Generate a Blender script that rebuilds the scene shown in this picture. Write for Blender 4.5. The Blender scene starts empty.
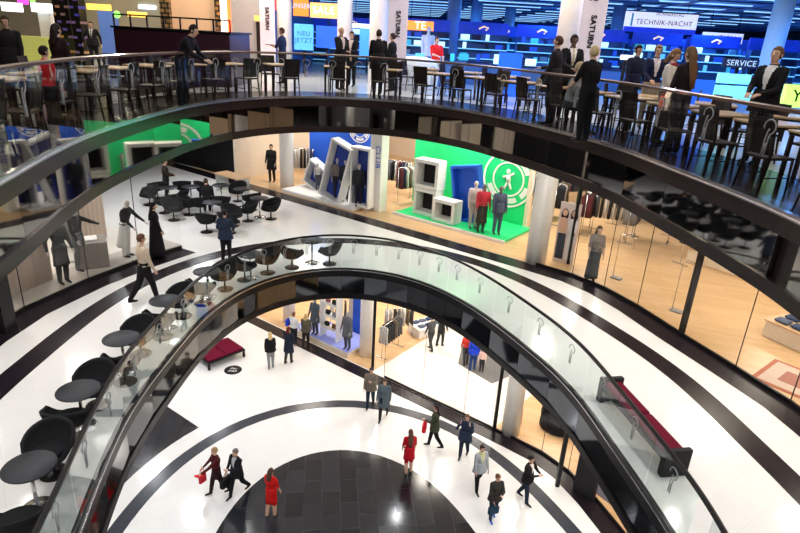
import bpy, math, random
from mathutils import Vector, Matrix
random.seed(7)
C = bpy.context.scene.collection
sc = bpy.context.scene
PI = math.pi
R_ = math.radians
Z0, Z1, Z2, CZ = 0.0, 6.69, 11.63, 13.23       # floor levels and eye height

# ------------------------------------------------------------------ camera
F, PITCH, ROLL = 585.86, R_(21.263), R_(3.282)
fw = Vector((0, math.cos(PITCH), -math.sin(PITCH))); rt = Vector((1, 0, 0)); up = rt.cross(fw)
rgt = rt*math.cos(ROLL) + up*math.sin(ROLL); upp = -rt*math.sin(ROLL) + up*math.cos(ROLL)
cd = bpy.data.cameras.new('camera'); cam = bpy.data.objects.new('camera', cd); C.objects.link(cam)
cd.sensor_width = 36; cd.lens = F*36/800; cd.clip_start = .05; cd.clip_end = 300
M = Matrix((rgt, upp, -fw)).transposed().to_4x4(); M.translation = (0, 0, CZ); cam.matrix_world = M
sc.camera = cam

def ray(px, py): return fw + rgt*((px-400)/F) - upp*((py-266.5)/F)
def at(px, py, z):                      # point of the photo lying on the floor of height z
    d = ray(px, py); t = (z-CZ)/d.z
    return Vector((d.x*t, d.y*t, z))
def far(px, py, Y):                     # point of the photo at distance Y into the place
    d = ray(px, py); t = Y/d.y
    return Vector((d.x*t, Y, CZ+d.z*t))
def hx(px, Y, z):                       # x of photo column px at distance Y and height z
    lo, hi = -60, 60
    for _ in range(40):
        m = (lo+hi)/2; v = Vector((m, Y, z-CZ)); x = 400+F*v.dot(rgt)/v.dot(fw)
        if x < px: lo = m
        else: hi = m
    return lo

# ------------------------------------------------------------------ materials
MATS = {}
def mat(name, col, rough=.5, metal=0, emit=0, ecol=None, noise=None, spec=.5, coat=0):
    if name in MATS: return MATS[name]
    m = bpy.data.materials.new(name); m.use_nodes = True; nt = m.node_tree; b = nt.nodes['Principled BSDF']
    col = tuple(col)+(1,) if len(col) == 3 else col
    b.inputs['Base Color'].default_value = col; b.inputs['Roughness'].default_value = rough
    b.inputs['Metallic'].default_value = metal; b.inputs['Specular IOR Level'].default_value = spec
    b.inputs['Coat Weight'].default_value = coat
    if emit:
        b.inputs['Emission Color'].default_value = tuple(ecol or col[:3])+(1,); b.inputs['Emission Strength'].default_value = emit
    sc_, amt = noise or (9, .08)
    tc = nt.nodes.new('ShaderNodeTexCoord'); n = nt.nodes.new('ShaderNodeTexNoise'); n.inputs['Scale'].default_value = sc_
    mx = nt.nodes.new('ShaderNodeMix'); mx.data_type = 'RGBA'
    mx.inputs[6].default_value = tuple(c*(1-amt) for c in col[:3])+(1,); mx.inputs[7].default_value = tuple(min(1, c*(1+amt)) for c in col[:3])+(1,)
    nt.links.new(tc.outputs['Object'], n.inputs['Vector']); nt.links.new(n.outputs['Fac'], mx.inputs[0]); nt.links.new(mx.outputs[2], b.inputs['Base Color'])
    MATS[name] = m; return m
def tint(c, rough=.8): c = tuple(x*.72 for x in c) if max(c) < .35 else c; return mat('cloth %.3f %.3f %.3f' % tuple(c), c, rough, noise=(30, .18), spec=.15)
def glass_mat(name, col=(.93, .97, .96), ior=1.45, base=.03):
    m = bpy.data.materials.new(name); m.use_nodes = True; nt = m.node_tree; nt.nodes.clear()
    o = nt.nodes.new('ShaderNodeOutputMaterial'); t = nt.nodes.new('ShaderNodeBsdfTransparent'); g = nt.nodes.new('ShaderNodeBsdfGlossy')
    lw = nt.nodes.new('ShaderNodeLayerWeight'); lw.inputs[0].default_value = .5; mx = nt.nodes.new('ShaderNodeMixShader')
    pw = nt.nodes.new('ShaderNodeMath'); pw.operation = 'POWER'; pw.inputs[1].default_value = 4; ad = nt.nodes.new('ShaderNodeMath'); ad.operation = 'MULTIPLY_ADD'; ad.use_clamp = True
    ad.inputs[1].default_value = .7; ad.inputs[2].default_value = base
    t.inputs[0].default_value = col+(1,); g.inputs['Roughness'].default_value = .01
    nt.links.new(lw.outputs['Facing'], pw.inputs[0]); nt.links.new(pw.outputs[0], ad.inputs[0]); nt.links.new(ad.outputs[0], mx.inputs[0]); nt.links.new(t.outputs[0], mx.inputs[1])
    nt.links.new(g.outputs[0], mx.inputs[2]); nt.links.new(mx.outputs[0], o.inputs[0]); MATS[name] = m; return m
def brick_mat(name, c1, c2, cm, w, h, rough, scale=1, rot=0, upright=False, mortar=.008, offset=.5):
    m = mat(name, c1, rough); nt = m.node_tree; b = nt.nodes['Principled BSDF']
    tc = nt.nodes.new('ShaderNodeTexCoord'); mp = nt.nodes.new('ShaderNodeMapping'); mp.inputs['Rotation'].default_value = (-PI/2, 0, 0) if upright else (0, 0, rot)
    br = nt.nodes.new('ShaderNodeTexBrick'); br.inputs['Scale'].default_value = scale; br.offset = offset
    br.inputs['Color1'].default_value = c1+(1,); br.inputs['Color2'].default_value = c2+(1,); br.inputs['Mortar'].default_value = cm+(1,)
    br.inputs['Brick Width'].default_value = w; br.inputs['Row Height'].default_value = h; br.inputs['Mortar Size'].default_value = mortar
    nt.links.new(tc.outputs['Object'], mp.inputs[0]); nt.links.new(mp.outputs[0], br.inputs[0]); nt.links.new(br.outputs[0], b.inputs['Base Color'])
    return m

floor_white = brick_mat('white polished stone', (.82, .81, .79), (.79, .78, .77), (.72, .71, .70), 1.2, .6, .13, rot=R_(-36), mortar=.004)
floor_disc = brick_mat('black stone tiles', (.008, .0095, .013), (.020, .022, .028), (.034, .036, .042), 1.0, .55, .14, rot=R_(82), mortar=.010)
strip_dark = mat('dark stone strip', (.014, .010, .014), .25, spec=.16, noise=(6, .35))
strip_grey = mat('grey stone strip', (.045, .05, .062), .22, spec=.2, noise=(6, .2))
wood_floor = brick_mat('oak boards', (.58, .37, .19), (.67, .44, .24), (.42, .26, .12), 1.8, .16, .28, rot=R_(20), mortar=.004)
pale_floor = brick_mat('pale shop stone', (.80, .76, .70), (.77, .72, .66), (.7, .65, .6), 1, 1, .2)
dark_floor = brick_mat('dark brown boards', (.040, .026, .024), (.026, .018, .018), (.015, .012, .012), 1.2, .18, .24, mortar=.004)
black = mat('black lacquer', (.010, .009, .010), .32, spec=.2)
blackm = mat('black matte', (.013, .012, .013), .6, spec=.2)
brownband = mat('bronzed metal', (.026, .016, .014), .25, .1, spec=.4)
mirror = mat('smoked mirror', (.26, .25, .24), .035, 1, noise=(2, .12))
mirror_dark = mat('dark smoked mirror', (.085, .09, .10), .05, 1, noise=(2, .15))
steel = mat('brushed steel', (.62, .62, .64), .25, 1)
railwood = mat('dark timber rail', (.10, .055, .035), .3, coat=.4)
white = mat('white paint', (.80, .79, .77), .5)
colwhite = mat('column white', (.83, .79, .74), .35)
cream = mat('cream wall', (.70, .60, .47), .6)
beige = mat('beige wall', (.66, .55, .44), .6)
greyw = mat('grey wall', (.30, .29, .30), .6)
etched = mat('etched frosting', (.34, .34, .34), .5)
etched_g = mat('etched frosting bluish', (.34, .36, .37), .5)  # slightly bluer frosting, for the middle gallery emblems
glass = glass_mat('balustrade glass', base=.035)
shopglass = glass_mat('shop glass', (.98, .985, .98), base=.01)
chair_wood = mat('dark stained wood', (.022, .012, .010), .45, spec=.2)
top_wood = mat('light oak top', (.62, .40, .22), .35)
tub_black = mat('charcoal upholstery', (.013, .013, .015), .8, noise=(60, .3), spec=.12)
table_black = mat('dark laminate', (.022, .024, .031), .42, spec=.22)
redcloth = mat('crimson upholstery', (.13, .005, .022), .8, noise=(50, .2), spec=.08)
blue = mat('strong blue paint', (.01, .10, .62), .5)
navy = mat('deep blue paint', (.012, .04, .30), .5)
green = mat('bright green paint', (.01, .62, .19), .5)
lilac = mat('lilac blue top', (.28, .34, .80), .35)

# ------------------------------------------------------------------ mesh builder
class MB:
    def __init__(s): s.v = []; s.f = []; s.m = []; s.sm = []
    def add(s, vs, fs, mi=0, smooth=False):
        o = len(s.v); s.v += [tuple(v) for v in vs]; s.f += [tuple(i+o for i in f) for f in fs]; s.m += [mi]*len(fs); s.sm += [smooth]*len(fs); return s
    def box(s, x0, x1, y0, y1, z0, z1, mi=0, mx=None, bev=0):
        if bev:
            b = min(bev, abs(x1-x0)/3, abs(y1-y0)/3, abs(z1-z0)/3)
            vs = []
            for z, i in ((z0, b), (z0+b, 0), (z1-b, 0), (z1, b)):
                c = b
                vs += [(x0+i+c*0, y0+i+c, z), (x0+i+c, y0+i, z), (x1-i-c, y0+i, z), (x1-i, y0+i+c, z), (x1-i, y1-i-c, z), (x1-i-c, y1-i, z), (x0+i+c, y1-i, z), (x0+i, y1-i-c, z)]
            fs = [tuple(range(7, -1, -1)), tuple(range(24, 32))]
            for k in range(3):
                for j in range(8): fs.append((k*8+j, k*8+(j+1) % 8, k*8+8+(j+1) % 8, k*8+8+j))
        else:
            vs = [(x, y, z) for z in (z0, z1) for x, y in ((x0, y0), (x1, y0), (x1, y1), (x0, y1))]
            fs = [(3, 2, 1, 0), (4, 5, 6, 7), (0, 1, 5, 4), (1, 2, 6, 5), (2, 3, 7, 6), (3, 0, 4, 7)]
        if mx is not None: vs = [mx @ Vector(v) for v in vs]
        return s.add(vs, fs, mi)
    def prism(s, poly, z0, z1, mi=0, mx=None):
        n = len(poly); vs = [(p[0], p[1], z0) for p in poly]+[(p[0], p[1], z1) for p in poly]
        if mx is not None: vs = [mx @ Vector(v) for v in vs]
        a = sum(poly[i][0]*poly[(i+1) % n][1]-poly[(i+1) % n][0]*poly[i][1] for i in range(n))
        fs = [tuple(range(n-1, -1, -1)), tuple(range(n, 2*n))]+[(i, (i+1) % n, n+(i+1) % n, n+i) for i in range(n)]
        if a < 0: fs = [tuple(reversed(f)) for f in fs]
        return s.add(vs, fs, mi)
    def rings(s, rs, mi=0, smooth=True, caps=True, closed=False):
        n = len(rs[0]); vs = [v for r in rs for v in r]; fs = []
        K = len(rs) if closed else len(rs)-1
        for k in range(K):
            k2 = (k+1) % len(rs)
            for j in range(n): fs.append((k*n+j, k*n+(j+1) % n, k2*n+(j+1) % n, k2*n+j))
        if caps and not closed: fs += [tuple(range(n-1, -1, -1)), tuple((len(rs)-1)*n+j for j in range(n))]
        return s.add(vs, fs, mi, smooth)
    def tube(s, pts, rad, n=8, mi=0, smooth=True, closed=False):
        pts = [Vector(p) for p in pts]; rs = []; N = len(pts); prev = None
        for i, p in enumerate(pts):
            r = rad[i] if isinstance(rad, (list, tuple)) else rad
            if closed: d = pts[(i+1) % N]-pts[i-1]
            else: d = pts[min(i+1, N-1)]-pts[max(i-1, 0)]
            d = d.normalized() if d.length > 1e-9 else Vector((0, 0, 1))
            if prev is None:
                a = Vector((0, 0, 1)) if abs(d.z) < .9 else Vector((1, 0, 0)); u = d.cross(a).normalized()
            else: u = (prev-d*prev.dot(d)).normalized()
            prev = u; w = d.cross(u)
            rs.append([p+(u*math.cos(2*PI*k/n)+w*math.sin(2*PI*k/n))*r for k in range(n)])
        return s.rings(rs, mi, smooth, True, closed)
    def ell(s, c, r, n=12, m=8, mi=0, mx=None):
        vs = []; fs = []
        for i in range(m+1):
            t = PI*i/m
            for j in range(n):
                a = 2*PI*j/n; v = Vector((c[0]+r[0]*math.sin(t)*math.cos(a), c[1]+r[1]*math.sin(t)*math.sin(a), c[2]-r[2]*math.cos(t)))
                vs.append(mx @ v if mx is not None else v)
        for i in range(m):
            for j in range(n): fs.append((i*n+j, i*n+(j+1) % n, (i+1)*n+(j+1) % n, (i+1)*n+j))
        return s.add(vs, fs, mi, True)
    def lathe(s, prof, n=20, mi=0, c=(0, 0, 0), smooth=True):
        return s.rings([[(c[0]+r*math.cos(2*PI*k/n), c[1]+r*math.sin(2*PI*k/n), c[2]+z) for k in range(n)] for r, z in prof], mi, smooth)
    def mesh(s, name, mats):
        me = bpy.data.meshes.new(name); me.from_pydata(s.v, [], s.f)
        for m in (mats if isinstance(mats, (list, tuple)) else [mats]): me.materials.append(m)
        me.polygons.foreach_set('material_index', s.m); me.polygons.foreach_set('use_smooth', s.sm); me.update(); return me
    def build(s, name, mats, parent=None):
        o = bpy.data.objects.new(name, s.mesh(name, mats)); C.objects.link(o)
        if parent is not None: o.parent = parent
        return o
def frame(loc, rz=0, rx=0, ry=0):
    return Matrix.Translation(loc) @ Matrix.Rotation(rz, 4, 'Z') @ Matrix.Rotation(rx, 4, 'X') @ Matrix.Rotation(ry, 4, 'Y')
def empty(name, loc=(0, 0, 0), rz=0, rx=0, ry=0):
    o = bpy.data.objects.new(name, None); C.objects.link(o); o.matrix_world = frame(loc, rz, rx, ry); o.empty_display_size = .2; return o
def tag(o, label, cat, group=None, kind=None):
    o['label'] = label; o['category'] = cat
    if group: o['group'] = group
    if kind: o['kind'] = kind
    return o
def struct(name, mb, m):
    o = mb.build(name, m); o['kind'] = 'structure'; return o
def copy_tree(o, parent=None):
    c = o.copy(); C.objects.link(c)
    if parent is not None: c.parent = parent
    for ch in list(o.children): copy_tree(ch, c)
    return c
def place(o, loc, rz=0): o.matrix_world = frame(loc, rz); return o
class Kit:                                  # first call gives the prototype itself, later calls a copy
    def __init__(s, fn): s.fn = fn; s.o = None
    def __call__(s, loc, rz, label, cat, group=None):
        if s.o is None: s.o = o = s.fn()
        else: o = copy_tree(s.o)
        place(o, loc, rz); return tag(o, label, cat, group)
def text_mesh(txt, size, m, name, parent=None, mx=None, depth=.01, align='CENTER', bold=0):
    cu = bpy.data.curves.new(name, 'FONT'); cu.body = txt; cu.size = size; cu.extrude = depth; cu.offset = bold; cu.space_character = 1.08; cu.align_x = align; cu.align_y = 'CENTER'
    t = bpy.data.objects.new(name, cu); C.objects.link(t); bpy.context.view_layer.update()
    me = bpy.data.meshes.new_from_object(t.evaluated_get(bpy.context.evaluated_depsgraph_get())); bpy.data.objects.remove(t)
    me.materials.clear(); me.materials.append(m)
    if mx is not None: me.transform(mx)
    o = bpy.data.objects.new(name, me); C.objects.link(o)
    if parent is not None: o.parent = parent
    return o

# ------------------------------------------------------------------ atrium outline
c0 = Vector((-.5, 9.0))
co = [5.64405989, 0.10448311, -0.21357284, -1.50568172, -0.59354173, 0.02713196, -0.04681828, 0.16961912, 0.19172313, -0.05476454, 0.04325399]
def fitr(t):
    v = co[0]
    for k in range(1, 6): v += co[2*k-1]*math.cos(k*t)+co[2*k]*math.sin(k*t)
    return v
ctl = []
for a in range(-30, 226, 12):
    t = R_(a); ctl.append(Vector((c0.x+fitr(t)*math.cos(t), c0.y+fitr(t)*math.sin(t))))
ctl += [Vector(p) for p in ((-3.72, 3.9), (-3.25, 2.5), (-2.45, 1.3), (-1.35, .5), (0, .22), (1.35, .45), (2.55, 1.2), (3.45, 2.5), (3.98, 4.0), (4.15, 5.2))]
def catmull(P, sub):
    out = []; n = len(P)
    for i in range(n):
        a, b, c, d = P[i-1], P[i], P[(i+1) % n], P[(i+2) % n]
        for k in range(sub):
            t = k/sub; out.append(.5*((2*b)+(c-a)*t+(2*a-5*b+4*c-d)*t*t+(3*b-a-3*c+d)*t**3))
    return out
RIM = catmull(ctl, 5); NR = len(RIM)
for _ in range(4): RIM = [(RIM[i-1]+2*RIM[i]+RIM[(i+1) % NR])/4 for i in range(NR)]
NRM = []
for i in range(NR):
    d = (RIM[(i+1) % NR]-RIM[i-1]).normalized(); NRM.append(Vector((d.y, -d.x)))
def rim(off): return [RIM[i]+NRM[i]*off for i in range(NR)]
def rim_near(x, y):                    # nearest rim index, its offset
    p = Vector((x, y)); i = min(range(NR), key=lambda k: (RIM[k]-p).length); return i, (p-RIM[i]).dot(NRM[i])
def band(mb, o0, o1, z0, z1, mi=0, idx=None):     # closed ring of rectangular section
    a, b = rim(o0), rim(o1); rs = []
    ids = range(NR) if idx is None else idx
    for i in ids: rs.append([(a[i].x, a[i].y, z0), (b[i].x, b[i].y, z0), (b[i].x, b[i].y, z1), (a[i].x, a[i].y, z1)])
    mb.rings(rs, mi, False, True, closed=idx is None); return mb
BX0, BX1, BY0, BY1 = -24, 30, -9, 62
def outer(p):
    d = p-c0; t = 1e9
    if d.x > 1e-6: t = min(t, (BX1-c0.x)/d.x)
    if d.x < -1e-6: t = min(t, (BX0-c0.x)/d.x)
    if d.y > 1e-6: t = min(t, (BY1-c0.y)/d.y)
    if d.y < -1e-6: t = min(t, (BY0-c0.y)/d.y)
    return c0+d*t
def slab(z0, z1, off=0):
    mb = MB(); rs = []
    for p in rim(off):
        q = outer(p); rs.append([(p.x, p.y, z0), (q.x, q.y, z0), (q.x, q.y, z1), (p.x, p.y, z1)])
    return mb.rings(rs, 0, False, True, closed=True)

# shop fronts shared by both lower levels
SF = [Vector(p) for p in ((-14.5, 31.57), (-10.5, 28.6), (4.3, 17.6), (5.3, 16.8), (6.0, 15.9), (6.55, 14.7), (7.05, 13.2), (7.65, 11.6), (8.1, 10.3), (8.4, 8.4), (8.5, 6), (8.4, 3.5))]
LF = [Vector(p) for p in ((-8.5, 4), (-8.9, 8), (-9.0, 11), (-8.9, 12.5), (-8.35, 14.4), (-7.65, 15.96), (-6.9, 17.3))]
def poly_off(P, d):
    out = []
    for i, p in enumerate(P):
        a = (P[min(i+1, len(P)-1)]-P[max(i-1, 0)]).normalized(); out.append(p+Vector((a.y, -a.x))*d)
    return out
def ribbon(P, d0, d1, z0, z1):
    a, b = poly_off(P, d0), poly_off(P, d1); mb = MB()
    return mb.rings([[(a[i].x, a[i].y, z0), (b[i].x, b[i].y, z0), (b[i].x, b[i].y, z1), (a[i].x, a[i].y, z1)] for i in range(len(P))], 0, False)

# ------------------------------------------------------------------ setting
struct('floor', MB().box(BX0, BX1, BY0, BY1, -.3, 0), floor_white)
struct('floor', slab(Z1-.12, Z1), floor_white)
struct('ceiling', slab(Z1-.93, Z1-.80, .25), white)
struct('floor', slab(Z2-.12, Z2), floor_white)
struct('ceiling', slab(Z2-.89, Z2-.78, .25), mat('grey ceiling paint', (.40, .39, .38), .7))
struct('ceiling', slab(16.6, 16.9, .1), mat('grey ceiling paint', (.40, .39, .38), .7))
# trims: ground level
struct('trim_1', MB().prism([(p.x, p.y) for p in rim(.1)], .001, .004), floor_disc)
struct('trim_2', band(MB(), 2.6, 3.05, .001, .005), strip_grey)
struct('trim_3', ribbon(SF, 0, .62, .001, .006), strip_dark)
struct('trim_4', band(MB(), 2.42, 2.93, Z1+.001, Z1+.005), strip_dark)
struct('trim_5', ribbon(SF, -.04, .62, Z1+.001, Z1+.006), strip_dark)
struct('trim_6', ribbon([*LF], .0, .62, Z1+.001, Z1+.006), strip_dark)
matpts = [at(*p, 0) for p in ((128, 496), (137, 466), (160, 412), (164, 410), (199, 436))]
i0, _ = rim_near(matpts[0].x, matpts[0].y); i1, _ = rim_near(matpts[4].x, matpts[4].y); o35 = rim(3.72)
arc = [o35[i] for i in range(min(i0, i1), max(i0, i1)+1)]
if (arc[0]-Vector(matpts[4][:2])).length > (arc[-1]-Vector(matpts[4][:2])).length: arc.reverse()
struct('trim_7', MB().prism([(p.x, p.y) for p in arc]+[(-11, 12.5), (-11, 18.5), (-8.4, 18.3)], .001, .006), floor_disc)
struct('trim_8', band(MB(), .14, 1.75, Z2+.001, Z2+.006), dark_floor)
struct('trim_9', MB().prism([(-5.2, 3), (-6, 8), (-6.4, 12), (-6.2, 16), (-5.4, 19.5), (-8, 22), (-20, 22), (-20, -4), (-5.4, -4)][::-1], Z2+.006, Z2+.012), dark_floor)
# slab edges: black bands with smoked mirror between
mb = MB(); band(mb, -.0, .25, 16.2, 16.9, 0); struct('trim_12', mb, white)

# balustrades
def arc_panels():
    # panel borders along the rim; narrow where it turns sharply at the far end
    L = [0]
    for i in range(NR): L.append(L[-1]+(RIM[(i+1) % NR]-RIM[i]).length)
    def pt(s):
        s = s % L[-1]
        for i in range(NR):
            if L[i+1] >= s: f = (s-L[i])/(L[i+1]-L[i]); return RIM[i].lerp(RIM[(i+1) % NR], f)
    s = 0; out = []
    while s < L[-1]-.5:
        p = pt(s); a = math.degrees(math.atan2(p.y-c0.y, p.x-c0.x))
        w = .70 if 62 < a < 128 else 1.22
        w = min(w, L[-1]-s); out.append((pt(s), pt(s+w))); s += w
    return out
PAN = arc_panels()
def fascia(z, depth, m, nm):
    mb = MB(); band(mb, -.035, .10, z-.20, z+.005, 0); band(mb, -.035, .10, z-depth, z-depth+.17, 0); 
    for a, b in PAN:
        d = (b-a).normalized(); n = Vector((d.y, -d.x)); a2, b2 = a+d*.004, b-d*.004
        mb.prism([(a2.x, a2.y), (b2.x, b2.y), (b2.x+n.x*.06, b2.y+n.y*.06), (a2.x+n.x*.06, a2.y+n.y*.06)], z-depth+.17, z-.20, 1)
    band(mb, .07, .10, z-depth+.1, z-.1, 0)
    band(mb, -.045, -.02, z+.0, z+.018, 2); band(mb, .10, .25, z-depth, z-.12, 0)
    return struct(nm, mb, m)
fascia(Z2, .89, [brownband, mirror, steel], 'trim_10'); fascia(Z1, .93, [black, mirror_dark, steel], 'trim_11')
def emblem(mb, mx, r=.0075):
    # hooked sign: open loop over two uprights joined by a foot
    loop = [(.10*math.cos(a), 0, .22+.085*math.sin(a)) for a in [R_(x) for x in range(200, -71, -18)]]
    mb.tube([mx @ Vector(p) for p in loop], r, 5)
    mb.tube([mx @ Vector(p) for p in [(.034, 0, .14), (.02, 0, .08), (.02, 0, -.12), (-.035, 0, -.12), (-.035, 0, .06), (-.02, 0, .16), (.0, 0, .2)]], r, 5)
    mb.tube([mx @ Vector(p) for p in [(-.008, 0, .04), (-.008, 0, -.10)]], r*.8, 5)
def balustrade(z, label, railm, em, grp):
    root = tag(empty('glass_balustrade', (0, 0, z)), label, 'balustrade')
    h = 1.1
    mb = MB(); rs = []
    for i in range(NR):
        a, b = RIM[i]-NRM[i]*.035, RIM[i]+NRM[i]*.035
        rs.append([(a.x, a.y, h-.03), (b.x, b.y, h-.03), (b.x, b.y, h+.005), (RIM[i].x, RIM[i].y, h+.02), (a.x, a.y, h+.005)])
    mb.rings(rs, 0, False, closed=True).build('handrail', railm, root)
    band(MB(), -.02, .04, .0, .06).build('base_channel', steel if z > 8 else black, root)
    for a, b in PAN:
        d = (b-a).normalized(); g = .011; a2, b2 = a+d*g, b-d*g; n = Vector((d.y, -d.x))*.006
        p = MB().prism([(a2.x, a2.y), (b2.x, b2.y), (b2.x+n.x, b2.y+n.y), (a2.x+n.x, a2.y+n.y)], .05, h-.02).build('glass_panel', glass, root)
        m = (a+b)/2; em_ = MB(); emblem(em_, frame((m.x-n.x*.5, m.y-n.y*.5, .66), math.atan2(d.y, d.x)+PI)); em_.build('etched_emblem', em, p)
    return root
balustrade(Z1, 'black-railed glass balustrade round the middle gallery', black, etched_g, None)
balustrade(Z2, 'brown-railed glass balustrade round the top gallery by the dining tables', railwood, etched, None)

# perimeter walls
for nm, b in (('wall_back', (BX0, BX1, BY1, BY1+.3, 0, 16.6)), ('wall_left', (BX0-.3, BX0, BY0, BY1, 0, 16.6)), ('wall_right', (BX1, BX1+.3, BY0, BY1, 0, 16.6)), ('wall_front', (BX0, BX1, BY0-.3, BY0, 0, 16.6))):
    struct(nm, MB().box(*b), mat('dim wall', (.12, .11, .10), .7))

# ------------------------------------------------------------------ people
SKIN = [(.62, .38, .27), (.50, .29, .19), (.14, .07, .045), (.70, .46, .35)]
def rot(v, o, ax, a): return Matrix.Rotation(a, 3, ax) @ (v-o)+o
def figure(px=None, py=None, z=Z0, loc=None, face=0, h=1.74, label='', top=(.05, .05, .06), bot=(.03, .03, .04), shoe=(.02, .02, .02), hair=(.06, .035, .02),
           long=0, skin=0, sleeve=1, coat=0, dress=0, shirt=None, stride=.0, arms=((10, 8, 12), (10, 8, 12)), lean=0, seat=None, head=0, group=None,
           female=False, mannequin=None, scarf=None, hairstyle=True, mat_body=None, legskin=False, cat='person', nod=8, tie=None, mx=None):
    s = h/1.75
    if loc is None: loc = at(px, py, z)
    V = Vector
    ph = V((0, 0, .95))
    if seat is not None: ph = V((0, -.05, seat/s+.10))
    lr = R_(-lean)
    def U(v): return rot(V((v[0], v[1]+ph.y, v[2]-.95+ph.z)), ph, 'X', lr)
    sw = .185 if not female else .165
    J = {}
    J['hip'] = [ph+V((-.09, 0, -.03)), ph+V((.09, 0, -.03))]
    legs = []
    for sd in (0, 1):
        th = stride*(1 if sd else -1)*R_(20); kb = R_(6)+(R_(16)*stride if th < 0 else 0)
        if seat is not None: th, kb = R_(84), R_(82)
        hp = J['hip'][sd]; k = hp+V((0, math.sin(th), -math.cos(th)))*.42
        t2 = th-kb; an = k+V((0, math.sin(t2), -math.cos(t2)))*.42
        legs.append([hp, k, an])
    low = min(l[2].z for l in legs)-.085
    if seat is None:
        for l in legs:
            for q in l: q.z -= low
        ph.z -= low
    armp = []
    for sd in (0, 1):
        pit, ab, el = arms[sd]; sg = 1 if sd else -1
        sh = V((sg*sw, 0, 1.42)); d = V((0, math.sin(R_(pit)), -math.cos(R_(pit)))); d = Matrix.Rotation(-sg*R_(ab), 3, 'Y') @ d
        e = sh+d*.29; t = R_(pit+el); d2 = V((0, math.sin(t), -math.cos(t))); d2 = Matrix.Rotation(-sg*R_(ab*.3), 3, 'Y') @ d2; d2 = Matrix.Rotation(sg*R_(el*.55 if el > 25 else 0), 3, 'Z') @ d2
        w = e+d2*.25; hd = w+d2*.08
        armp.append([U(q) for q in (sh, e, w, hd)]+[None])
    mb = MB(); caps = []
    def seg(a, b, ra, rb, tg, fl=1):
        pts = [a.lerp(b, t) for t in (0, .25, .5, .75, 1)]; mb.tube(pts, [ra, ra+(rb-ra)*.15, ra+(rb-ra)*.45, ra+(rb-ra)*.8, rb], 10)
        mb.ell(a, (ra,)*3, 8, 6); mb.ell(b, (rb,)*3, 8, 6); caps.append((a, b, (ra+rb)/2, tg))
    W = 1 if not female else .93
    prof = [(.83, .10, .085), (.88, .155, .11), (.95, .172 if not female else .178, .12), (1.03, .155*W, .108), (1.10, .142*W*W, .10), (1.2, .16*W, .112), (1.30, .178*W, .122 if not female else .13), (1.38, .182*W, .105), (1.43, .155*W, .085), (1.47, .085, .065), (1.53, .055, .057)]
    rs = []
    for zz, a, b in prof:
        g = 1.12 if .9 < zz < 1.45 else 1; rs.append([U((g*a*math.cos(2*PI*k/16), g*b*math.sin(2*PI*k/16), zz)) for k in range(16)])
    mb.rings(rs)
    caps.append((U((0, 0, .9)), U((0, 0, 1.04)), .15, 'hips')); caps.append((U((0, 0, 1.1)), U((0, 0, 1.37)), .15, 'top')); caps.append((U((0, .0, 1.5)), U((0, .0, 1.53)), .055, 'skin'))
    hm = Matrix.Translation(U((0, .012, 1.635))) @ Matrix.Rotation(lr*.4-R_(nod), 4, 'X') @ Matrix.Rotation(R_(head), 4, 'Z')
    mb.ell((0, -.005, .015), (.074, .094, .10), 14, 10, mx=hm); mb.ell((0, .018, -.05), (.056, .066, .068), 12, 8, mx=hm)
    caps.append((hm @ V((0, 0, -.05)), hm @ V((0, 0, .03)), .085, 'skin'))
    for sd in (0, 1):
        a = armp[sd]; seg(a[0], a[1], .062, .052, 'top'); seg(a[1], a[2], .049, .034, 'fore')
        sh = U(((1 if sd else -1)*sw*.6, 0, 1.44)); mb.tube([sh, a[0]], [.06, .054], 8)
        l = legs[sd]; seg(l[0], l[1], .102, .078, 'leg'); seg(l[1], l[2], .074, .056, 'shin')
        f = l[2]+V((0, .01, -.035)); mb.tube([f+V((0, -.06, -.01)), f+V((0, 0, 0)), f+V((0, .08, -.018)), f+V((0, .15, -.03)), f+V((0, .18, -.035))], [.032, .042, .036, .03, .018], 8)
        caps.append((f+V((0, -.05, -.02)), f+V((0, .17, -.03)), .035, 'shoe'))
    me = mb.mesh('b', [black]); tmp = bpy.data.objects.new('tmp', me); C.objects.link(tmp)
    rm = tmp.modifiers.new('r', 'REMESH'); rm.mode = 'VOXEL'; rm.voxel_size = .016; rm.use_smooth_shade = True
    sm = tmp.modifiers.new('s', 'SMOOTH'); sm.factor = .5; sm.iterations = 3
    bpy.context.view_layer.update()
    body = bpy.data.meshes.new_from_object(tmp.evaluated_get(bpy.context.evaluated_depsgraph_get()))
    bpy.data.objects.remove(tmp); bpy.data.meshes.remove(me)
    skc = SKIN[skin]
    if mannequin: mats = [mat('mannequin %.2f' % mannequin[0], mannequin, .35)]*1+[tint(top), tint(bot), tint(shoe, .4), tint(shirt or top), tint(tie or top), mat('mannequin feature', tuple(c*.8 for c in mannequin), .4), mat('mannequin lip', tuple(c*.7 for c in mannequin), .4)]
    else: mats = [mat('skin %d' % skin, skc, .55)]+[tint(top), tint(bot), tint(shoe, .4), tint(shirt or top), tint(tie or top), mat('eye dark', (.02, .015, .01), .2), mat('lips', (.42, .14, .12), .5)]
    nv = len(body.vertices); vs = [v.co.copy() for v in body.vertices]; fs = [tuple(p.vertices) for p in body.polygons]
    inv = Matrix.Rotation(-lr, 3, 'X'); mi = []
    segs = []
    for a, b, r, tg in caps:
        ab = b-a; segs.append((a, ab, ab.length_squared+1e-9, r, tg))
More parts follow.
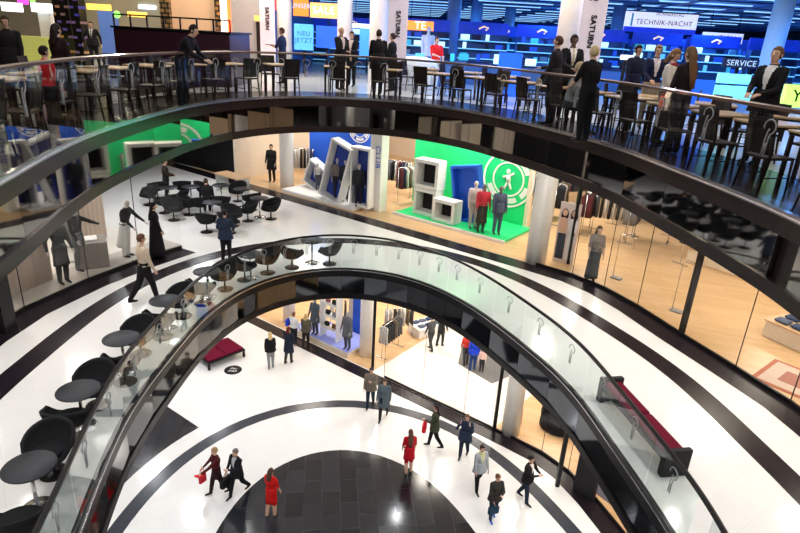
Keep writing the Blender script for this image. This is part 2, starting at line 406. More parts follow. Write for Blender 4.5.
    for p in body.polygons:
        c = p.center; best = 9; bt = 'top'
        for a, ab, l2, r, tg in segs:
            t = max(0, min(1, (c-a).dot(ab)/l2)); dd = (c-a-ab*t).length/r
            if dd < best: best, bt = dd, tg
        loc_ = inv @ (c-ph)+V((0, 0, .95)); x, y, zz = loc_
        k = {'skin': 0, 'top': 1, 'hips': 2, 'fore': 1, 'leg': 2, 'shin': 2, 'shoe': 3}[bt]
        if bt == 'hips' and zz > 1.0: k = 1
        if bt == 'top' and zz < 1.0: k = 2
        if bt == 'skin' and zz < 1.49 and sleeve: k = 1 if not female or abs(x) > .05 else 0
        if bt == 'fore' and sleeve < 1: k = 0
        if bt == 'top' and shirt and y > .02 and abs(x) < .015+max(0, (zz-1.12))*.18 and zz > 1.12 and zz < 1.49:
            k = 5 if tie and abs(x) < .018 else 4
        if bt == 'shin' and legskin: k = 0
        mi.append(k)
    # hands: palm, four fingers of unequal length, thumb from the side of the palm
    ex = MB()
    for sd in (0, 1):
        a = armp[sd]; d = (a[3]-a[2]).normalized(); sg = 1 if sd else -1
        side = V((0, 1, 0)) if abs(d.y) < .8 else V((-sg, 0, 0)); side = (side-d*side.dot(d)).normalized(); nrm = d.cross(side).normalized()*(-sg)
        pm = Matrix((side, d, nrm)).transposed().to_4x4(); pm.translation = a[2]+d*.045
        ex.ell((0, 0, 0), (.036, .055, .017), 10, 6, 0, pm)
        for i, (fx, fl) in enumerate(((.027, .066), (.009, .075), (-.009, .070), (-.026, .055))):
            b0 = a[2]+d*.088+side*fx; b1 = b0+d*fl*.5+nrm*.006; b2 = b1+d*fl*.38+nrm*.022; ex.tube([b0-d*.02, b0, b1, b2], [.008, .0085, .008, .006], 6)
        t0 = a[2]+d*.02+side*.028; ex.tube([t0, t0+side*.028+d*.02, t0+side*.034+d*.052+nrm*.01], [.011, .010, .007], 6)
    # face
    ex.rings([[hm @ V(q) for q in r] for r in ([(-.008, .075, .03), (.008, .075, .03), (.006, .086, .03), (-.006, .086, .03)], [(-.017, .07, -.015), (.017, .07, -.015), (.009, .112, -.013), (-.009, .112, -.013)], [(-.012, .07, -.026), (.012, .07, -.026), (.007, .10, -.024), (-.007, .10, -.024)])], 0)
    for sg in (-1, 1):
        ex.ell((sg*.03, .083, .022), (.014, .008, .007), 8, 6, 6, hm); ex.ell((sg*.077, -.005, .0), (.010, .020, .030), 8, 6, 0, hm)
    ex.ell((0, .080, -.052), (.024, .010, .007), 8, 6, 7, hm)
    o = len(vs); vs += [V(v) for v in ex.v]; fs += [tuple(i+o for i in f) for f in ex.f]; mi += ex.m
    bpy.data.meshes.remove(body)
    me = bpy.data.meshes.new('body'); me.from_pydata([v*s for v in vs], [], fs)
    for m in mats: me.materials.append(m)
    me.polygons.foreach_set('material_index', mi); me.polygons.foreach_set('use_smooth', [True]*len(fs)); me.update()
    root = empty('person' if not mannequin else 'mannequin', (0, 0, 0)); b = bpy.data.objects.new('body', me); C.objects.link(b); b.parent = root
    # hair
    if hairstyle and not (mannequin and not long):
        hb = MB(); n, m = 18, 12; hv = []
        for i in range(m+1):
            t = PI*i/m
            for j in range(n):
                a = 2*PI*j/n; q = V((math.sin(t)*math.cos(a), math.sin(t)*math.sin(a), math.cos(t)))
                r = V((.084, .103, .112)); p = V((q.x*r.x, q.y*r.y-.010, q.z*r.z+.022))
                if p.y > .035 and p.z < .07: p = V((p.x*.86, .03+(p.y-.035)*.2, p.z))
                if p.z < -.055 and not long: p.z = -.055; p.x *= .85; p.y = p.y*.8-.005
                hv.append(hm @ p)
        hb.add(hv, [(i*n+j, (i+1)*n+j, (i+1)*n+(j+1) % n, i*n+(j+1) % n) for i in range(m) for j in range(n)], 0, True)
        if long:
            rs = []
            for zz, w, dy, th in ((.05, .075, -.06, .05), (-.05, .088, -.065, .045), (-.14, .092, -.075, .035), (-.14-long*.5, .085, -.10, .03), (-.14-long, .05, -.105, .015)):
                rs.append([hm @ V((w*math.cos(2*PI*k/12), dy+th*math.sin(2*PI*k/12), zz)) for k in range(12)])
            hb.rings(rs)
        o_ = hb.build('hair', tint(hair, .6), root); o_.data.transform(Matrix.Scale(s, 4))
    def skirt(name, z_top, z_bot, a0, a1, col):
        rs = []; n = 20
        for i, t in enumerate((0, .15, .35, .6, .85, 1)):
            zz = z_top+(z_bot-z_top)*t; a = a0+(a1-a0)*t
            rs.append([U((a*(1+.03*math.cos(6*k*2*PI/n))*math.cos(2*PI*k/n), a*.74*(1+.03*math.cos(6*k*2*PI/n))*math.sin(2*PI*k/n), zz)) for k in range(n)])
        q = MB().rings(rs).build(name, tint(col), root); q.data.transform(Matrix.Scale(s, 4)); return q
    if coat: skirt('coat', 1.14, coat, .19, .245 if coat > .3 else .34, top)
    if dress: skirt('dress' if tuple(bot) == tuple(top) or legskin == 2 else 'skirt', 1.08, dress, .158, .20, bot if legskin != 2 else top)
    if scarf:
        q = MB().tube([U((.075*math.cos(a), .07*math.sin(a)+.005, 1.475+.012*math.sin(a*2))) for a in [2*PI*k/14 for k in range(14)]], .028, 8, closed=True)
        q = q.build('scarf', tint(scarf), root); q.data.transform(Matrix.Scale(s, 4))
    root.matrix_world = frame(loc, face) if mx is None else mx
    tag(root, label, cat, group)
    root['_a'] = 0; del root['_a']
    J = [[(root.matrix_world @ (q*s)) for q in a[:4]] for a in armp]
    return root, J
AW, TO, LE, RI = 0, PI, PI/2, -PI/2      # away, towards, screen left, screen right
def bag(loc, rz, label, col, w=.30, h=.28, d=.12, strap=.22, nm='handbag', cat='bag'):
    r = tag(empty(nm, loc, rz), label, cat); MB().box(-w/2, w/2, -d/2, d/2, -strap-h, -strap, bev=.03).build('bag_body', tint(col), r)
    MB().tube([(w*.3*math.cos(a), 0, -strap+strap*math.sin(a)) for a in [PI*k/8 for k in range(9)]], .010, 6).build('strap', tint(tuple(c*.7 for c in col)), r); return r

# ---- ground level
P0 = []
r, J = figure(75 and 218, 494, Z0, face=R_(120), label='woman in dark red patterned dress walking and holding out a red cloth', top=(.10, .012, .015), bot=(.03, .01, .012), dress=.72, female=True, long=.0, hair=(.35, .2, .1), stride=.8, arms=((55, 30, 10), (25, 15, 30)), skin=0)
c = J[0][3]; tag(MB().ell((0, 0, 0), (.16, .06, .035), 12, 8).build('folded_cloth', tint((.62, .02, .03))), 'red cloth held out in the left hand of the walking woman', 'cloth').location = c+Vector((0, 0, -.03))
bag(J[1][3], R_(60), 'red shoulder bag hanging beside the woman in dark red', (.55, .02, .04), .26, .38, .1, .12)
r, J = figure(238, 495, Z0, face=R_(150), label='man in black suit walking with a black bag beside the dark red dress', top=(.015, .015, .02), bot=(.012, .012, .016), shirt=(.4, .4, .42), stride=.9, arms=((35, 5, 70), (12, 10, 15)), hair=(.25, .22, .2), coat=.80)
bag(J[1][3], R_(60), 'black soft bag carried low by the man in black suit', (.015, .015, .018), .42, .32, .16, .12)
r, J = figure(272, 515, Z0, face=R_(-25), label='woman in bright red dress standing on the rim of the black disc', top=(.60, .012, .012), bot=(.60, .012, .012), dress=.55, female=True, hair=(.10, .05, .03), sleeve=.5, long=.12, legskin=True, stride=.2, h=1.68)
r, J = figure(408, 472, Z0, face=R_(10), label='woman in red dress with long plait seen from behind', top=(.50, .012, .02), bot=(.50, .012, .02), dress=.58, female=True, hair=(.16, .08, .05), sleeve=.5, long=.36, legskin=True, stride=.15, h=1.66)
r, J = figure(383, 419, Z0, face=R_(170), label='man in long blue-grey coat walking beside the man in tan jacket', top=(.13, .17, .20), bot=(.025, .025, .03), coat=.62, stride=.7, hair=(.10, .07, .05), arms=((-8, 8, 20), (20, 6, 20)))
bag(J[1][0]+Vector((.10, -.05, -.1)), R_(80), 'black satchel on the shoulder of the grey coated man', (.015, .015, .018), .30, .26, .1, .3)
figure(370, 407, Z0, face=R_(175), label='man in tan-grey jacket, jeans and dark cap walking', top=(.25, .21, .17), bot=(.02, .035, .07), coat=.80, stride=.5, hair=(.03, .04, .08), arms=((30, 6, 90), (10, 8, 15)))
r, J = figure(433, 447, Z0, face=R_(85), label='woman in olive parka and black leggings walking with red bag', top=(.07, .08, .05), bot=(.01, .01, .012), coat=.78, female=True, long=.16, hair=(.035, .02, .02), stride=.7, arms=((28, 8, 60), (8, 12, 6)))
bag(J[0][3]+Vector((.05, -.1, 0)), R_(80), 'bright red handbag hanging beside the olive parka', (.55, .012, .03), .34, .30, .14, .12)
figure(463, 457, Z0, face=R_(160), label='man in navy coat raising both hands to his face', top=(.03, .045, .09), bot=(.02, .03, .06), coat=.72, stride=.5, arms=((50, 25, 110), (50, 25, 110)), hair=(.2, .12, .08))
r, J = figure(477, 490, Z0, face=R_(-160), label='woman in silvery grey jacket and black trousers beside the navy coat', top=(.38, .40, .44), bot=(.012, .012, .014), coat=.78, female=True, hair=(.05, .03, .03), stride=.6, scarf=(.55, .55, .25), shirt=(.62, .62, .35))
r, J = figure(492, 519, Z0, face=R_(-165), label='woman in dark jacket and jeans with blue shoes looking down', top=(.05, .045, .04), bot=(.04, .05, .08), shoe=(.02, .12, .6), female=True, hair=(.22, .10, .05), stride=.35, arms=((35, 4, 70), (14, 8, 30)), h=1.66, coat=.82)
bag(J[1][3], R_(20), 'teal blue handbag held by the woman with blue shoes', (.02, .06, .10), .34, .26, .12, .1)
figure(524, 501, Z0, face=R_(-130), label='person in black jacket over white shirt with dark jeans', top=(.015, .013, .014), bot=(.02, .03, .06), shirt=(.75, .73, .70), hair=(.02, .015, .015), stride=.6, arms=((35, 6, 70), (35, 6, 70)), coat=.84)
figure(271, 368, Z0, face=R_(20), label='blonde woman in black sweater and grey trousers from behind', top=(.012, .012, .014), bot=(.30, .32, .33), female=True, hair=(.62, .46, .22), long=.06, stride=.2, coat=.86, h=1.68)
figure(289, 363, Z0, face=R_(-20), label='auburn-haired person in long navy coat from behind', top=(.02, .028, .05), bot=(.06, .045, .04), coat=.58, hair=(.14, .02, .02), stride=.3, h=1.72, long=.02)
r, J = figure(294, 346, Z0, face=R_(-30), label='brown-haired person in white shirt near the shop window', top=(.66, .67, .68), bot=(.02, .02, .03), hair=(.20, .10, .05), stride=.15, h=1.68)
bag(J[0][0]+Vector((-.12, -.05, -.02)), R_(60), 'bright blue bag on the shoulder of the white shirt', (.02, .06, .55), .26, .34, .12, .02)
figure(306, 347, Z0, face=R_(-10), label='blonde person in olive jacket looking into the shop window', top=(.13, .12, .08), bot=(.03, .02, .02), hair=(.5, .36, .16), stride=.3, coat=.84, h=1.66, long=.05)
figure(430, 350, Z0, face=R_(40), label='man in charcoal suit inside the lower shop', top=(.10, .10, .11), bot=(.07, .07, .08), stride=.5, hair=(.1, .07, .05))
figure(440, 346, Z0, face=R_(-40), label='dark-clothed person half hidden beyond the charcoal suit', top=(.03, .03, .03), bot=(.03, .03, .03), stride=.3)
figure(465, 365, Z0, face=R_(10), label='person in red jacket by the grey shop carpet', top=(.62, .03, .02), bot=(.05, .05, .06), stride=.2, h=1.62)
figure(472, 370, Z0, face=R_(-10), label='person in royal blue jacket and blue jeans', top=(.01, .05, .62), bot=(.015, .06, .28), stride=.2, h=1.62, coat=.88)
figure(481, 372, Z0, face=R_(160), label='child in pale pink top by the grey carpet', top=(.72, .50, .46), bot=(.03, .03, .04), h=1.15, hair=(.3, .2, .1))
# ---- middle level
figure(148, 303, Z1, face=R_(-42), label='woman in cream cardigan, black shorts and dark stockings walking', top=(.58, .47, .36), bot=(.015, .013, .015), dress=.78, female=True, hair=(.12, .05, .03), stride=.85, shoe=(.02, .01, .01), h=1.84)
figure(158, 257, Z1, face=R_(-60), label='woman in black robe and headscarf walking', top=(.012, .010, .014), bot=(.012, .010, .014), coat=.12, female=True, hair=(.012, .010, .014), long=.30, stride=.4, h=1.68)
figure(227, 262, Z1, face=R_(5), label='man in navy jacket seen from behind at the railing', top=(.035, .05, .095), bot=(.012, .012, .018), hair=(.02, .015, .02), stride=.25, coat=.80, arms=((12, 14, 40), (12, 14, 40)), h=1.62)
figure(168, 203, Z1, face=R_(-60), label='waiter in black standing among the lounge chairs', top=(.012, .012, .014), bot=(.012, .012, .014), hair=(.05, .03, .02), arms=((20, 6, 60), (20, 6, 60)))
figure(208, 214, Z1, face=R_(20), label='person in black sitting in a lounge chair with bowed head', top=(.014, .014, .017), bot=(.014, .014, .017), seat=.46, lean=22, hair=(.06, .04, .03))
figure(272, 182, Z1, face=R_(170), label='man in black coat standing inside the beige shop', top=(.02, .02, .022), bot=(.03, .03, .03), coat=.6, stride=.1)

# ---- top level
def up_person(px, Y, top_y=None, **k):
    if top_y is not None: k['h'] = max(1.05, min(1.88, far(px, top_y, Y).z-Z2)/(.95 if k.get('lean') else 1))
    return figure(loc=Vector((hx(px, Y, Z2+1.6), Y, Z2+.012)), **k)
up_person(4, 11.8, top_y=17, label='person in black jacket with tan bag at the far left edge', face=R_(200), top=(.02, .018, .022), bot=(.02, .02, .02), h=1.80, coat=.8, long=0)
up_person(54, 10.6, top_y=25, label='person with long dark hair in black coat, back turned', face=R_(-20), top=(.028, .012, .014), bot=(.02, .012, .012), female=True, long=.2, hair=(.02, .012, .014), coat=.5, h=1.74)
up_person(38, 8.6, top_y=47, label='child in bright red jacket with dark hair near the brown rail', face=R_(-30), top=(.80, .02, .03), bot=(.03, .03, .04), h=1.22, hair=(.03, .02, .02))
up_person(90, 22.5, top_y=22, label='man in dark suit and grey tie walking past the mosaic column', face=R_(190), top=(.02, .02, .026), bot=(.02, .02, .026), shirt=(.6, .6, .62), tie=(.2, .2, .22), stride=.4, h=1.80, coat=.82, arms=((0, 25, 10), (0, 30, 10)))
up_person(178, 12.7, top_y=25, label='man in black leaning forward over the brown rail', face=R_(-95), top=(.015, .014, .02), bot=(.015, .014, .02), lean=28, arms=((52, 4, 40), (52, 4, 40)), hair=(.03, .02, .02), h=1.80, head=0)
r, J = up_person(282, 20.0, top_y=28.5, label='waiter in navy shirt carrying a small tray', face=R_(80), top=(.02, .04, .13), bot=(.03, .02, .03), arms=((25, 6, 70), (25, 6, 70)), hair=(.10, .05, .03), h=1.78, sleeve=.5)
c = (J[0][3]+J[1][3])/2; tr = tag(MB().box(-.18, .18, -.12, .12, -.01, .01, bev=.005).build('serving_tray', blackm), 'black tray held out by the waiter in navy', 'tray'); tr.location = c+Vector((0, 0, .02))
up_person(341, 18.9, top_y=27.5, label='balding man in dark suit facing right beside a white column', face=R_(-130), top=(.02, .018, .022), bot=(.02, .018, .022), shirt=(.6, .5, .45), hairstyle=False, h=1.84, coat=.82, arms=((10, 6, 30), (20, 6, 60)))
up_person(352, 20.5, top_y=32, label='man in black suit with pale shirt and clasped hands', face=R_(165), top=(.015, .015, .02), bot=(.015, .015, .02), shirt=(.72, .62, .6), h=1.68, coat=.82, arms=((25, 4, 55), (25, 4, 55)))
up_person(379, 18.0, top_y=30.5, label='broad man in black coat seen from behind by the column', face=R_(10), top=(.014, .014, .016), bot=(.014, .014, .016), h=1.80, coat=.70, hair=(.05, .03, .02))
up_person(393, 19.3, top_y=34, label='person in black jacket looking left next to a white banner', face=R_(70), top=(.018, .018, .02), bot=(.018, .018, .022), h=1.68, coat=.80, hair=(.05, .035, .03))
up_person(437, 21.5, top_y=37.5, label='person in red polo shirt and beige trousers by the blue store', face=R_(200), top=(.75, .02, .02), bot=(.55, .42, .3), sleeve=.5, h=1.72, arms=((15, 6, 15), (30, 6, 50)), hair=(.10, .06, .04))
up_person(558, 13.2, top_y=37, label='man in dark suit in profile talking with the man beside him', face=R_(60), top=(.03, .024, .03), bot=(.03, .024, .03), shirt=(.62, .66, .75), h=1.80, coat=.80, arms=((10, 5, 25), (22, 5, 60)), hair=(.12, .06, .04))
up_person(573, 14.3, top_y=35.5, label='dark-skinned man in black suit and white shirt with clasped hands', face=R_(185), top=(.018, .018, .024), bot=(.018, .018, .024), shirt=(.8, .78, .8), skin=2, h=1.86, coat=.80, arms=((25, 4, 50), (25, 4, 50)), hair=(.012, .01, .01), tie=(.55, .5, .35))
up_person(595, 10.9, top_y=47, label='blonde-haired man in black T-shirt standing with his back to the rail', face=R_(30), top=(.012, .010, .012), bot=(.012, .012, .014), sleeve=.5, hair=(.55, .40, .20), h=1.72, arms=((20, 12, 40), (10, 12, 20)))
figure(loc=Vector((hx(575, 12.2, Z2+.8), 12.3, Z2)), face=R_(-110), label='person in grey knit top seated at the oak table', top=(.33, .30, .30), bot=(.05, .05, .06), seat=.46, lean=8, arms=((30, 5, 60), (30, 5, 60)), hair=(.4, .3, .18))
up_person(638, 14.3, top_y=46, label='man in navy jacket standing left of the khaki trousers', face=R_(-160), top=(.015, .02, .05), bot=(.02, .03, .06), h=1.70, coat=.80, skin=1, hair=(.03, .02, .02))
up_person(658, 13.4, top_y=46, label='man in navy shirt and khaki trousers with short fair hair', face=R_(175), top=(.014, .02, .07), bot=(.36, .28, .20), h=1.70, shirt=(.7, .65, .7), hair=(.30, .18, .10), arms=((15, 8, 20), (25, 8, 40)))
up_person(675, 11.2, top_y=50, label='woman in white blouse and grey trousers with tied fair hair', face=R_(-140), top=(.72, .66, .58), bot=(.10, .09, .09), female=True, hair=(.32, .18, .08), long=.05, nod=25, h=1.62, arms=((20, 6, 30), (20, 6, 30)), scarf=(.4, .05, .06))
up_person(691, 10.2, top_y=48, label='woman in black top with long light brown hair', face=R_(25), top=(.03, .02, .022), bot=(.03, .025, .03), female=True, hair=(.22, .12, .06), long=.42, h=1.64, sleeve=.5)
up_person(776, 9.6, top_y=48, label='man in black suit and white shirt standing at the right railing', face=R_(120), top=(.012, .012, .014), bot=(.012, .012, .014), shirt=(.78, .76, .74), h=1.68, coat=.80, arms=((22, 5, 50), (22, 5, 50)), hair=(.20, .10, .06), nod=-4)

# ------------------------------------------------------------------ furniture kits
def dining_chair():
    r = empty('dining_chair'); w, d = .21, .20
    MB().box(-w, w, -d, d, .44, .475, bev=.012).build('seat', chair_wood, r)
    b = MB(); b.rings([[(-w, d-.02+.015*math.cos(0)+t*.09, .50+t*.45) for t in (0,)]*0 or [(x, y+t*.07, .50+t*.44) for x, y in ((-w, d-.03), (-w*.5, d-.012), (w*.5, d-.012), (w, d-.03), (w, d-.012), (w*.5, d+.008), (-w*.5, d+.008), (-w, d-.012))] for t in (0, .3, .7, .93, 1)], 0, False).build('backrest', chair_wood, r)
    for x in (-w+.02, w-.02):
        MB().tube([(x, -d+.02, .45), (x*1.05, -d, 0)], [.018, .013], 8).build('leg', chair_wood, r)
        MB().tube([(x, d+.04, .72), (x, d-.02, .45), (x*1.05, d+.04, 0)], [.014, .018, .013], 8).build('leg', chair_wood, r)
        MB().tube([(x*1.03, -d+.01, .22), (x*1.03, d+.0, .22)], .009, 6).build('stretcher', chair_wood, r)
    return r
def dining_table():
    r = empty('dining_table')
    MB().box(-.36, .36, -.36, .36, .73, .765, bev=.008).build('tabletop', top_wood, r)
    MB().box(-.34, .34, -.34, .34, .70, .73).build('apron', chair_wood, r)
    for x in (-.31, .31):
        for y in (-.31, .31): MB().box(x-.025, x+.025, y-.025, y+.025, 0, .70, bev=.005).build('leg', chair_wood, r)
    return r
def tub_chair():
    r = empty('tub_chair'); mb = MB(); n = 28
    def sec(a, k):                          # shell height follows the arm line; front (towards -y) is low
        f = (1-math.sin(a))/2               # 1 at front, 0 at back
        top = .77-.13*min(1, f*2)-.24*max(0, min(1, (f-.62)/.25))
        return top
    outer_, inner = [], []
    for k in range(7):
        t = k/6
        for wall, lst, o in ((0, outer_, 0), (1, inner, .05)):
            ring = []
            for j in range(n):
                a = 2*PI*j/n; top = sec(a, k)-(.0 if wall == 0 else .005); rr = (.21+.15*math.sin(t*PI/2)**.8)-o; zb = .33 if wall == 0 else .43
                z = zb+(top-zb)*t; ring.append((rr*1.02*math.cos(a), rr*math.sin(a)+.05*t*(.5+.5*math.sin(a)), z))
            lst.append(ring)
    mb.rings(outer_+inner[::-1]); mb.build('shell', tub_black, r)
    MB().lathe([(.0, .40), (.20, .40), (.235, .43), (.24, .455), (.21, .475), (0, .48)], 20, c=(0, -.02, 0)).build('seat_cushion', tub_black, r)
    MB().lathe([(.026, .02), (.026, .36), (.09, .36)], 12).build('pedestal', steel, r)
    MB().lathe([(.21, 0), (.215, .012), (.05, .025), (0, .03)], 24).build('base', black, r)
    return r
def round_table():
    r = empty('round_table')
    MB().lathe([(0, .715), (.33, .715), (.345, .725), (.345, .738), (.335, .745), (0, .745)], 32).build('tabletop', table_black, r)
    MB().lathe([(.028, .02), (.028, .715)], 12).build('pedestal', steel, r)
    MB().lathe([(.22, 0), (.22, .012), (.05, .022), (0, .024)], 24).build('base', steel, r)
    return r
K_ch, K_dt, K_tub, K_rt = Kit(dining_chair), Kit(dining_table), Kit(tub_chair), Kit(round_table)

# dining row on the top gallery: chair - table - chair across the rim's normal
def side_of(i):
    p = RIM[i]
    return p
L = [0]
for i in range(NR): L.append(L[-1]+(RIM[(i+1) % NR]-RIM[i]).length)
def at_s(s):
    s = s % L[-1]
    for i in range(NR):
        if L[i+1] >= s: return i, RIM[i].lerp(RIM[(i+1) % NR], (s-L[i])/(L[i+1]-L[i])), NRM[i]
s = 0; row = []
while s < L[-1]-1.2:
    i, p, n = at_s(s)
    if p.y > 4.6: row.append((i, p, n))
    s += 1.08
GL = 'dining furniture along the top gallery rail'
words = ['far right', 'right', 'near right', 'right of the columns', 'behind']
row.sort(key=lambda t: -math.degrees(math.atan2(t[1].y-c0.y, t[1].x-c0.x)) % 360)
def scr(x, y, z):
    v = Vector((x, y, z-CZ)); return 400+F*v.dot(rgt)/v.dot(fw)
row = [t for t in row if -60 < scr(t[1].x, t[1].y, Z2) < 860]
row.sort(key=lambda t: scr(t[1].x, t[1].y, Z2))
ORD = ['first', 'second', 'third', 'fourth', 'fifth', 'sixth', 'seventh', 'eighth', 'ninth', 'tenth', 'eleventh', 'twelfth', 'thirteenth', 'fourteenth', 'fifteenth', 'sixteenth', 'seventeenth', 'eighteenth', 'nineteenth', 'twentieth', 'twenty-first', 'twenty-second', 'twenty-third', 'twenty-fourth', 'twenty-fifth', 'twenty-sixth', 'twenty-seventh', 'twenty-eighth', 'twenty-ninth', 'thirtieth', 'thirty-first', 'thirty-second', 'thirty-third', 'thirty-fourth', 'thirty-fifth']
for k, (i, p, n) in enumerate(row):
    zz = Z2+.006; a = math.atan2(n.y, n.x)-PI/2; od = ORD[k]; t = Vector((-n.y, n.x))
    q = p+n*1.22; K_dt((q.x, q.y, zz), a, 'oak-topped dining table, %s from the left along the top rail' % od, 'table', 'oak tables along the top gallery')
    for sx in (-.0,):
        q = p+n*.46+t*(.06*random.uniform(-1, 1)); K_ch((q.x, q.y, zz), a+PI+random.uniform(-.2, .2), 'dark wooden chair against the top rail, %s from the left' % od, 'chair', 'dark dining chairs backing the top rail')
        q = p+n*1.95; K_ch((q.x, q.y, zz), a+random.uniform(-.25, .25), 'dark wooden chair on the far side of the %s oak table from left' % od, 'chair', 'dark dining chairs facing the rail')
# second row of tables further back on the right
for k, (px, Y) in enumerate(((430, 19.4), (470, 18.6), (515, 17.4), (650, 12.8), (715, 11.6), (790, 9.9))):
    x = hx(px, Y, Z2+.7); K_dt((x, Y, Z2), R_(-25), 'oak-topped table in the outer row, %s from the left' % ORD[k], 'table', 'outer row of oak tables')
    for sg in (-1, 1):
        K_ch((x+sg*.62, Y-.25*sg, Z2), R_(-25)-sg*PI/2, 'dark chair at the %s side of the %s outer-row table' % ('left' if sg < 0 else 'right', ORD[k]), 'chair', 'dark chairs of the outer row')

# lounge along the middle gallery rail
rt_px = [(29, 466), (78, 390), (121, 338), (165, 300), (207, 271), (250, 254), (312, 240)]
for k, (x, y) in enumerate(rt_px):
    q = at(x, y, Z1+.74); K_rt((q.x, q.y, Z1), 0, 'round dark pedestal table on the middle gallery, %s from the left' % ORD[k], 'table', 'round tables along the middle rail')
seats = []
tc_px = [(14, 512), (48, 440), (60, 420), (94, 376), (112, 362), (138, 328), (152, 318), (181, 293), (192, 287), (224, 268), (240, 262), (273, 256), (293, 252), (331, 249)]
for k, (x, y) in enumerate(tc_px):
    q = at(x, y, Z1+.62); i, off = rim_near(q.x, q.y); n = NRM[i]
    tb = min((at(a, b, Z1+.74) for a, b in rt_px), key=lambda v: (v-q).length); d = (tb-q); a = math.atan2(d.y, d.x)+PI/2
    if (tb-q).length < .55: q = tb-(tb-q).normalized()*.62
    i, off = rim_near(q.x, q.y)
    if off < .48: q = q+Vector((NRM[i].x, NRM[i].y, 0))*(.48-off)
    for w_ in seats:
        if (q-w_).length < .80: q = w_+(q-w_).normalized()*.80
    seats.append(q)
    K_tub((q.x, q.y, Z1), a, 'charcoal tub chair by the middle gallery rail, %s from the left' % ORD[k], 'chair', 'tub chairs along the middle rail')
# lounge cluster at the back of the middle level
tb2 = [(213, 222), (192, 205), (170, 206), (260, 217), (222, 203), (243, 207)]
for k, (x, y) in enumerate(tb2):
    q = at(x, y, Z1); K_rt((q.x, q.y, Z1), 0, 'round dark table in the rear lounge, %s from the left' % ORD[sorted(tb2).index((x, y))], 'table', 'round tables of the rear lounge')
used = []
tc2 = ((174, 220), (207, 232), (189, 215), (248, 221), (271, 219), (236, 225), (222, 213), (208, 214), (238, 201), (165, 213), (158, 198), (183, 197), (205, 200), (252, 210), (180, 208), (150, 205), (228, 232))
for k, (x, y) in enumerate(tc2):
    q = at(x, y, Z1)
    for w_ in seats:
        if (q-w_).length < .78: q = w_+(q-w_).normalized()*.78
    seats.append(q)
    K_tub((q.x, q.y, Z1), (R_(20)+PI if k == 7 else random.uniform(-PI, PI)), 'charcoal tub chair of the rear lounge, %s counted from the left' % ORD[sorted(tc2).index((x, y))], 'chair', 'tub chairs of the rear lounge')
# oak-topped long table in the lounge
q = at(233, 193, Z1); r = tag(empty('lounge_table', (q.x, q.y, Z1), R_(-36)), 'long oak-topped table at the back of the lounge', 'table')
MB().box(-.8, .8, -.35, .35, .74, .79, bev=.01).build('tabletop', top_wood, r)
for x in (-.7, .7): MB().box(x-.05, x+.05, -.3, .3, 0, .74, bev=.01).build('leg', steel, r)

# benches
def bench(loc, rz, Lh, Wd, label):
    r = tag(empty('bench', loc, rz), label, 'bench')
    MB().box(-Lh, Lh, -Wd, Wd, .30, .36).build('frame', blackm, r)
    for x0, x1 in ((-Lh+.04, -.01), (.01, Lh-.04)): MB().box(x0, x1, -Wd+.04, Wd-.04, .36, .46, bev=.03).build('seat_cushion', redcloth, r)
    for x in (-Lh+.05, Lh-.05):
        for y in (-Wd+.05, Wd-.05): MB().box(x-.04, x+.04, y-.04, y+.04, 0, .30).build('leg', blackm, r)
    return r
a, b, c, d = at(208, 362, .4), at(245, 348, .4), at(228, 337, .4), at(192, 352, .4)
bench((sum(v.x for v in (a, b, c, d))/4, sum(v.y for v in (a, b, c, d))/4, 0), math.atan2(b.y-a.y, b.x-a.x), (b-a).length/2, (c-b).length/2, 'crimson upholstered bench with black frame on the ground floor')
p, q = at(622, 380, Z1+.45), at(690, 452, Z1+.45); ax = math.atan2(q.y-p.y, q.x-p.x); m_ = (p+q)/2; nn = Vector((math.cos(ax+PI/2), math.sin(ax+PI/2), 0)); nn = nn if nn.x < 0 else -nn
m_ = m_+nn*.22
r = bench((m_.x, m_.y, Z1), ax, (q-p).length/2, .23, 'crimson bench with black end arms beside the middle gallery rail')
for x in (-(q-p).length/2, (q-p).length/2): MB().box(x-.05, x+.05, -.24, .24, .0, .52, bev=.01).build('end_arm', blackm, r)

# floor roundel by the bench
q = at(233, 370, 0); r = tag(empty('floor_decal', (q.x, q.y, .001), 0), 'round black floor sticker with white lettering near the crimson bench', 'floor sticker')
MB().lathe([(0, 0), (.36, 0), (.36, .004), (0, .004)], 32).build('disc', blackm, r)
text_mesh('der\nmall', .20, white, 'lettering', r, frame((0, .02, .006)), .002)

# ------------------------------------------------------------------ columns
COLS = [(-5.27, 25.72, .30), (-1.26, 22.93, .34), (4.38, 17.9, .33)]
for k, (x, y, rr) in enumerate(COLS):
    for z0, z1 in ((0, Z1-.93), (Z1, Z2-.89), (Z2, 16.6)):
        if k == 1 and z0 == Z1: continue
        o = struct('column', MB().lathe([(rr, z0), (rr, z1)], 28, c=(x, y, 0)), colwhite)
x, y = hx(345, 24.5, Z2+2), 24.5; struct('column', MB().lathe([(.30, Z2), (.30, 16.6)], 24, c=(x, y, 0)), colwhite)
# square white pier beside the second column with blue lettering
def pier(z):
    r = tag(empty('sign_pier', (-1.05, 22.95, z), R_(-36.6)), 'white square pier with vertical blue lettering on the %s shop front' % ('middle' if z else 'ground'), 'pier')
    MB().box(-.28, .28, -.22, .22, 0, 3.95).build('pier_body', white, r)
    text_mesh('CLUB', .34, blue, 'lettering', r, frame((0.1, -.235, 2.2), 0, PI/2) @ Matrix.Rotation(-PI/2, 4, 'Z'), .008)
pier(Z1)

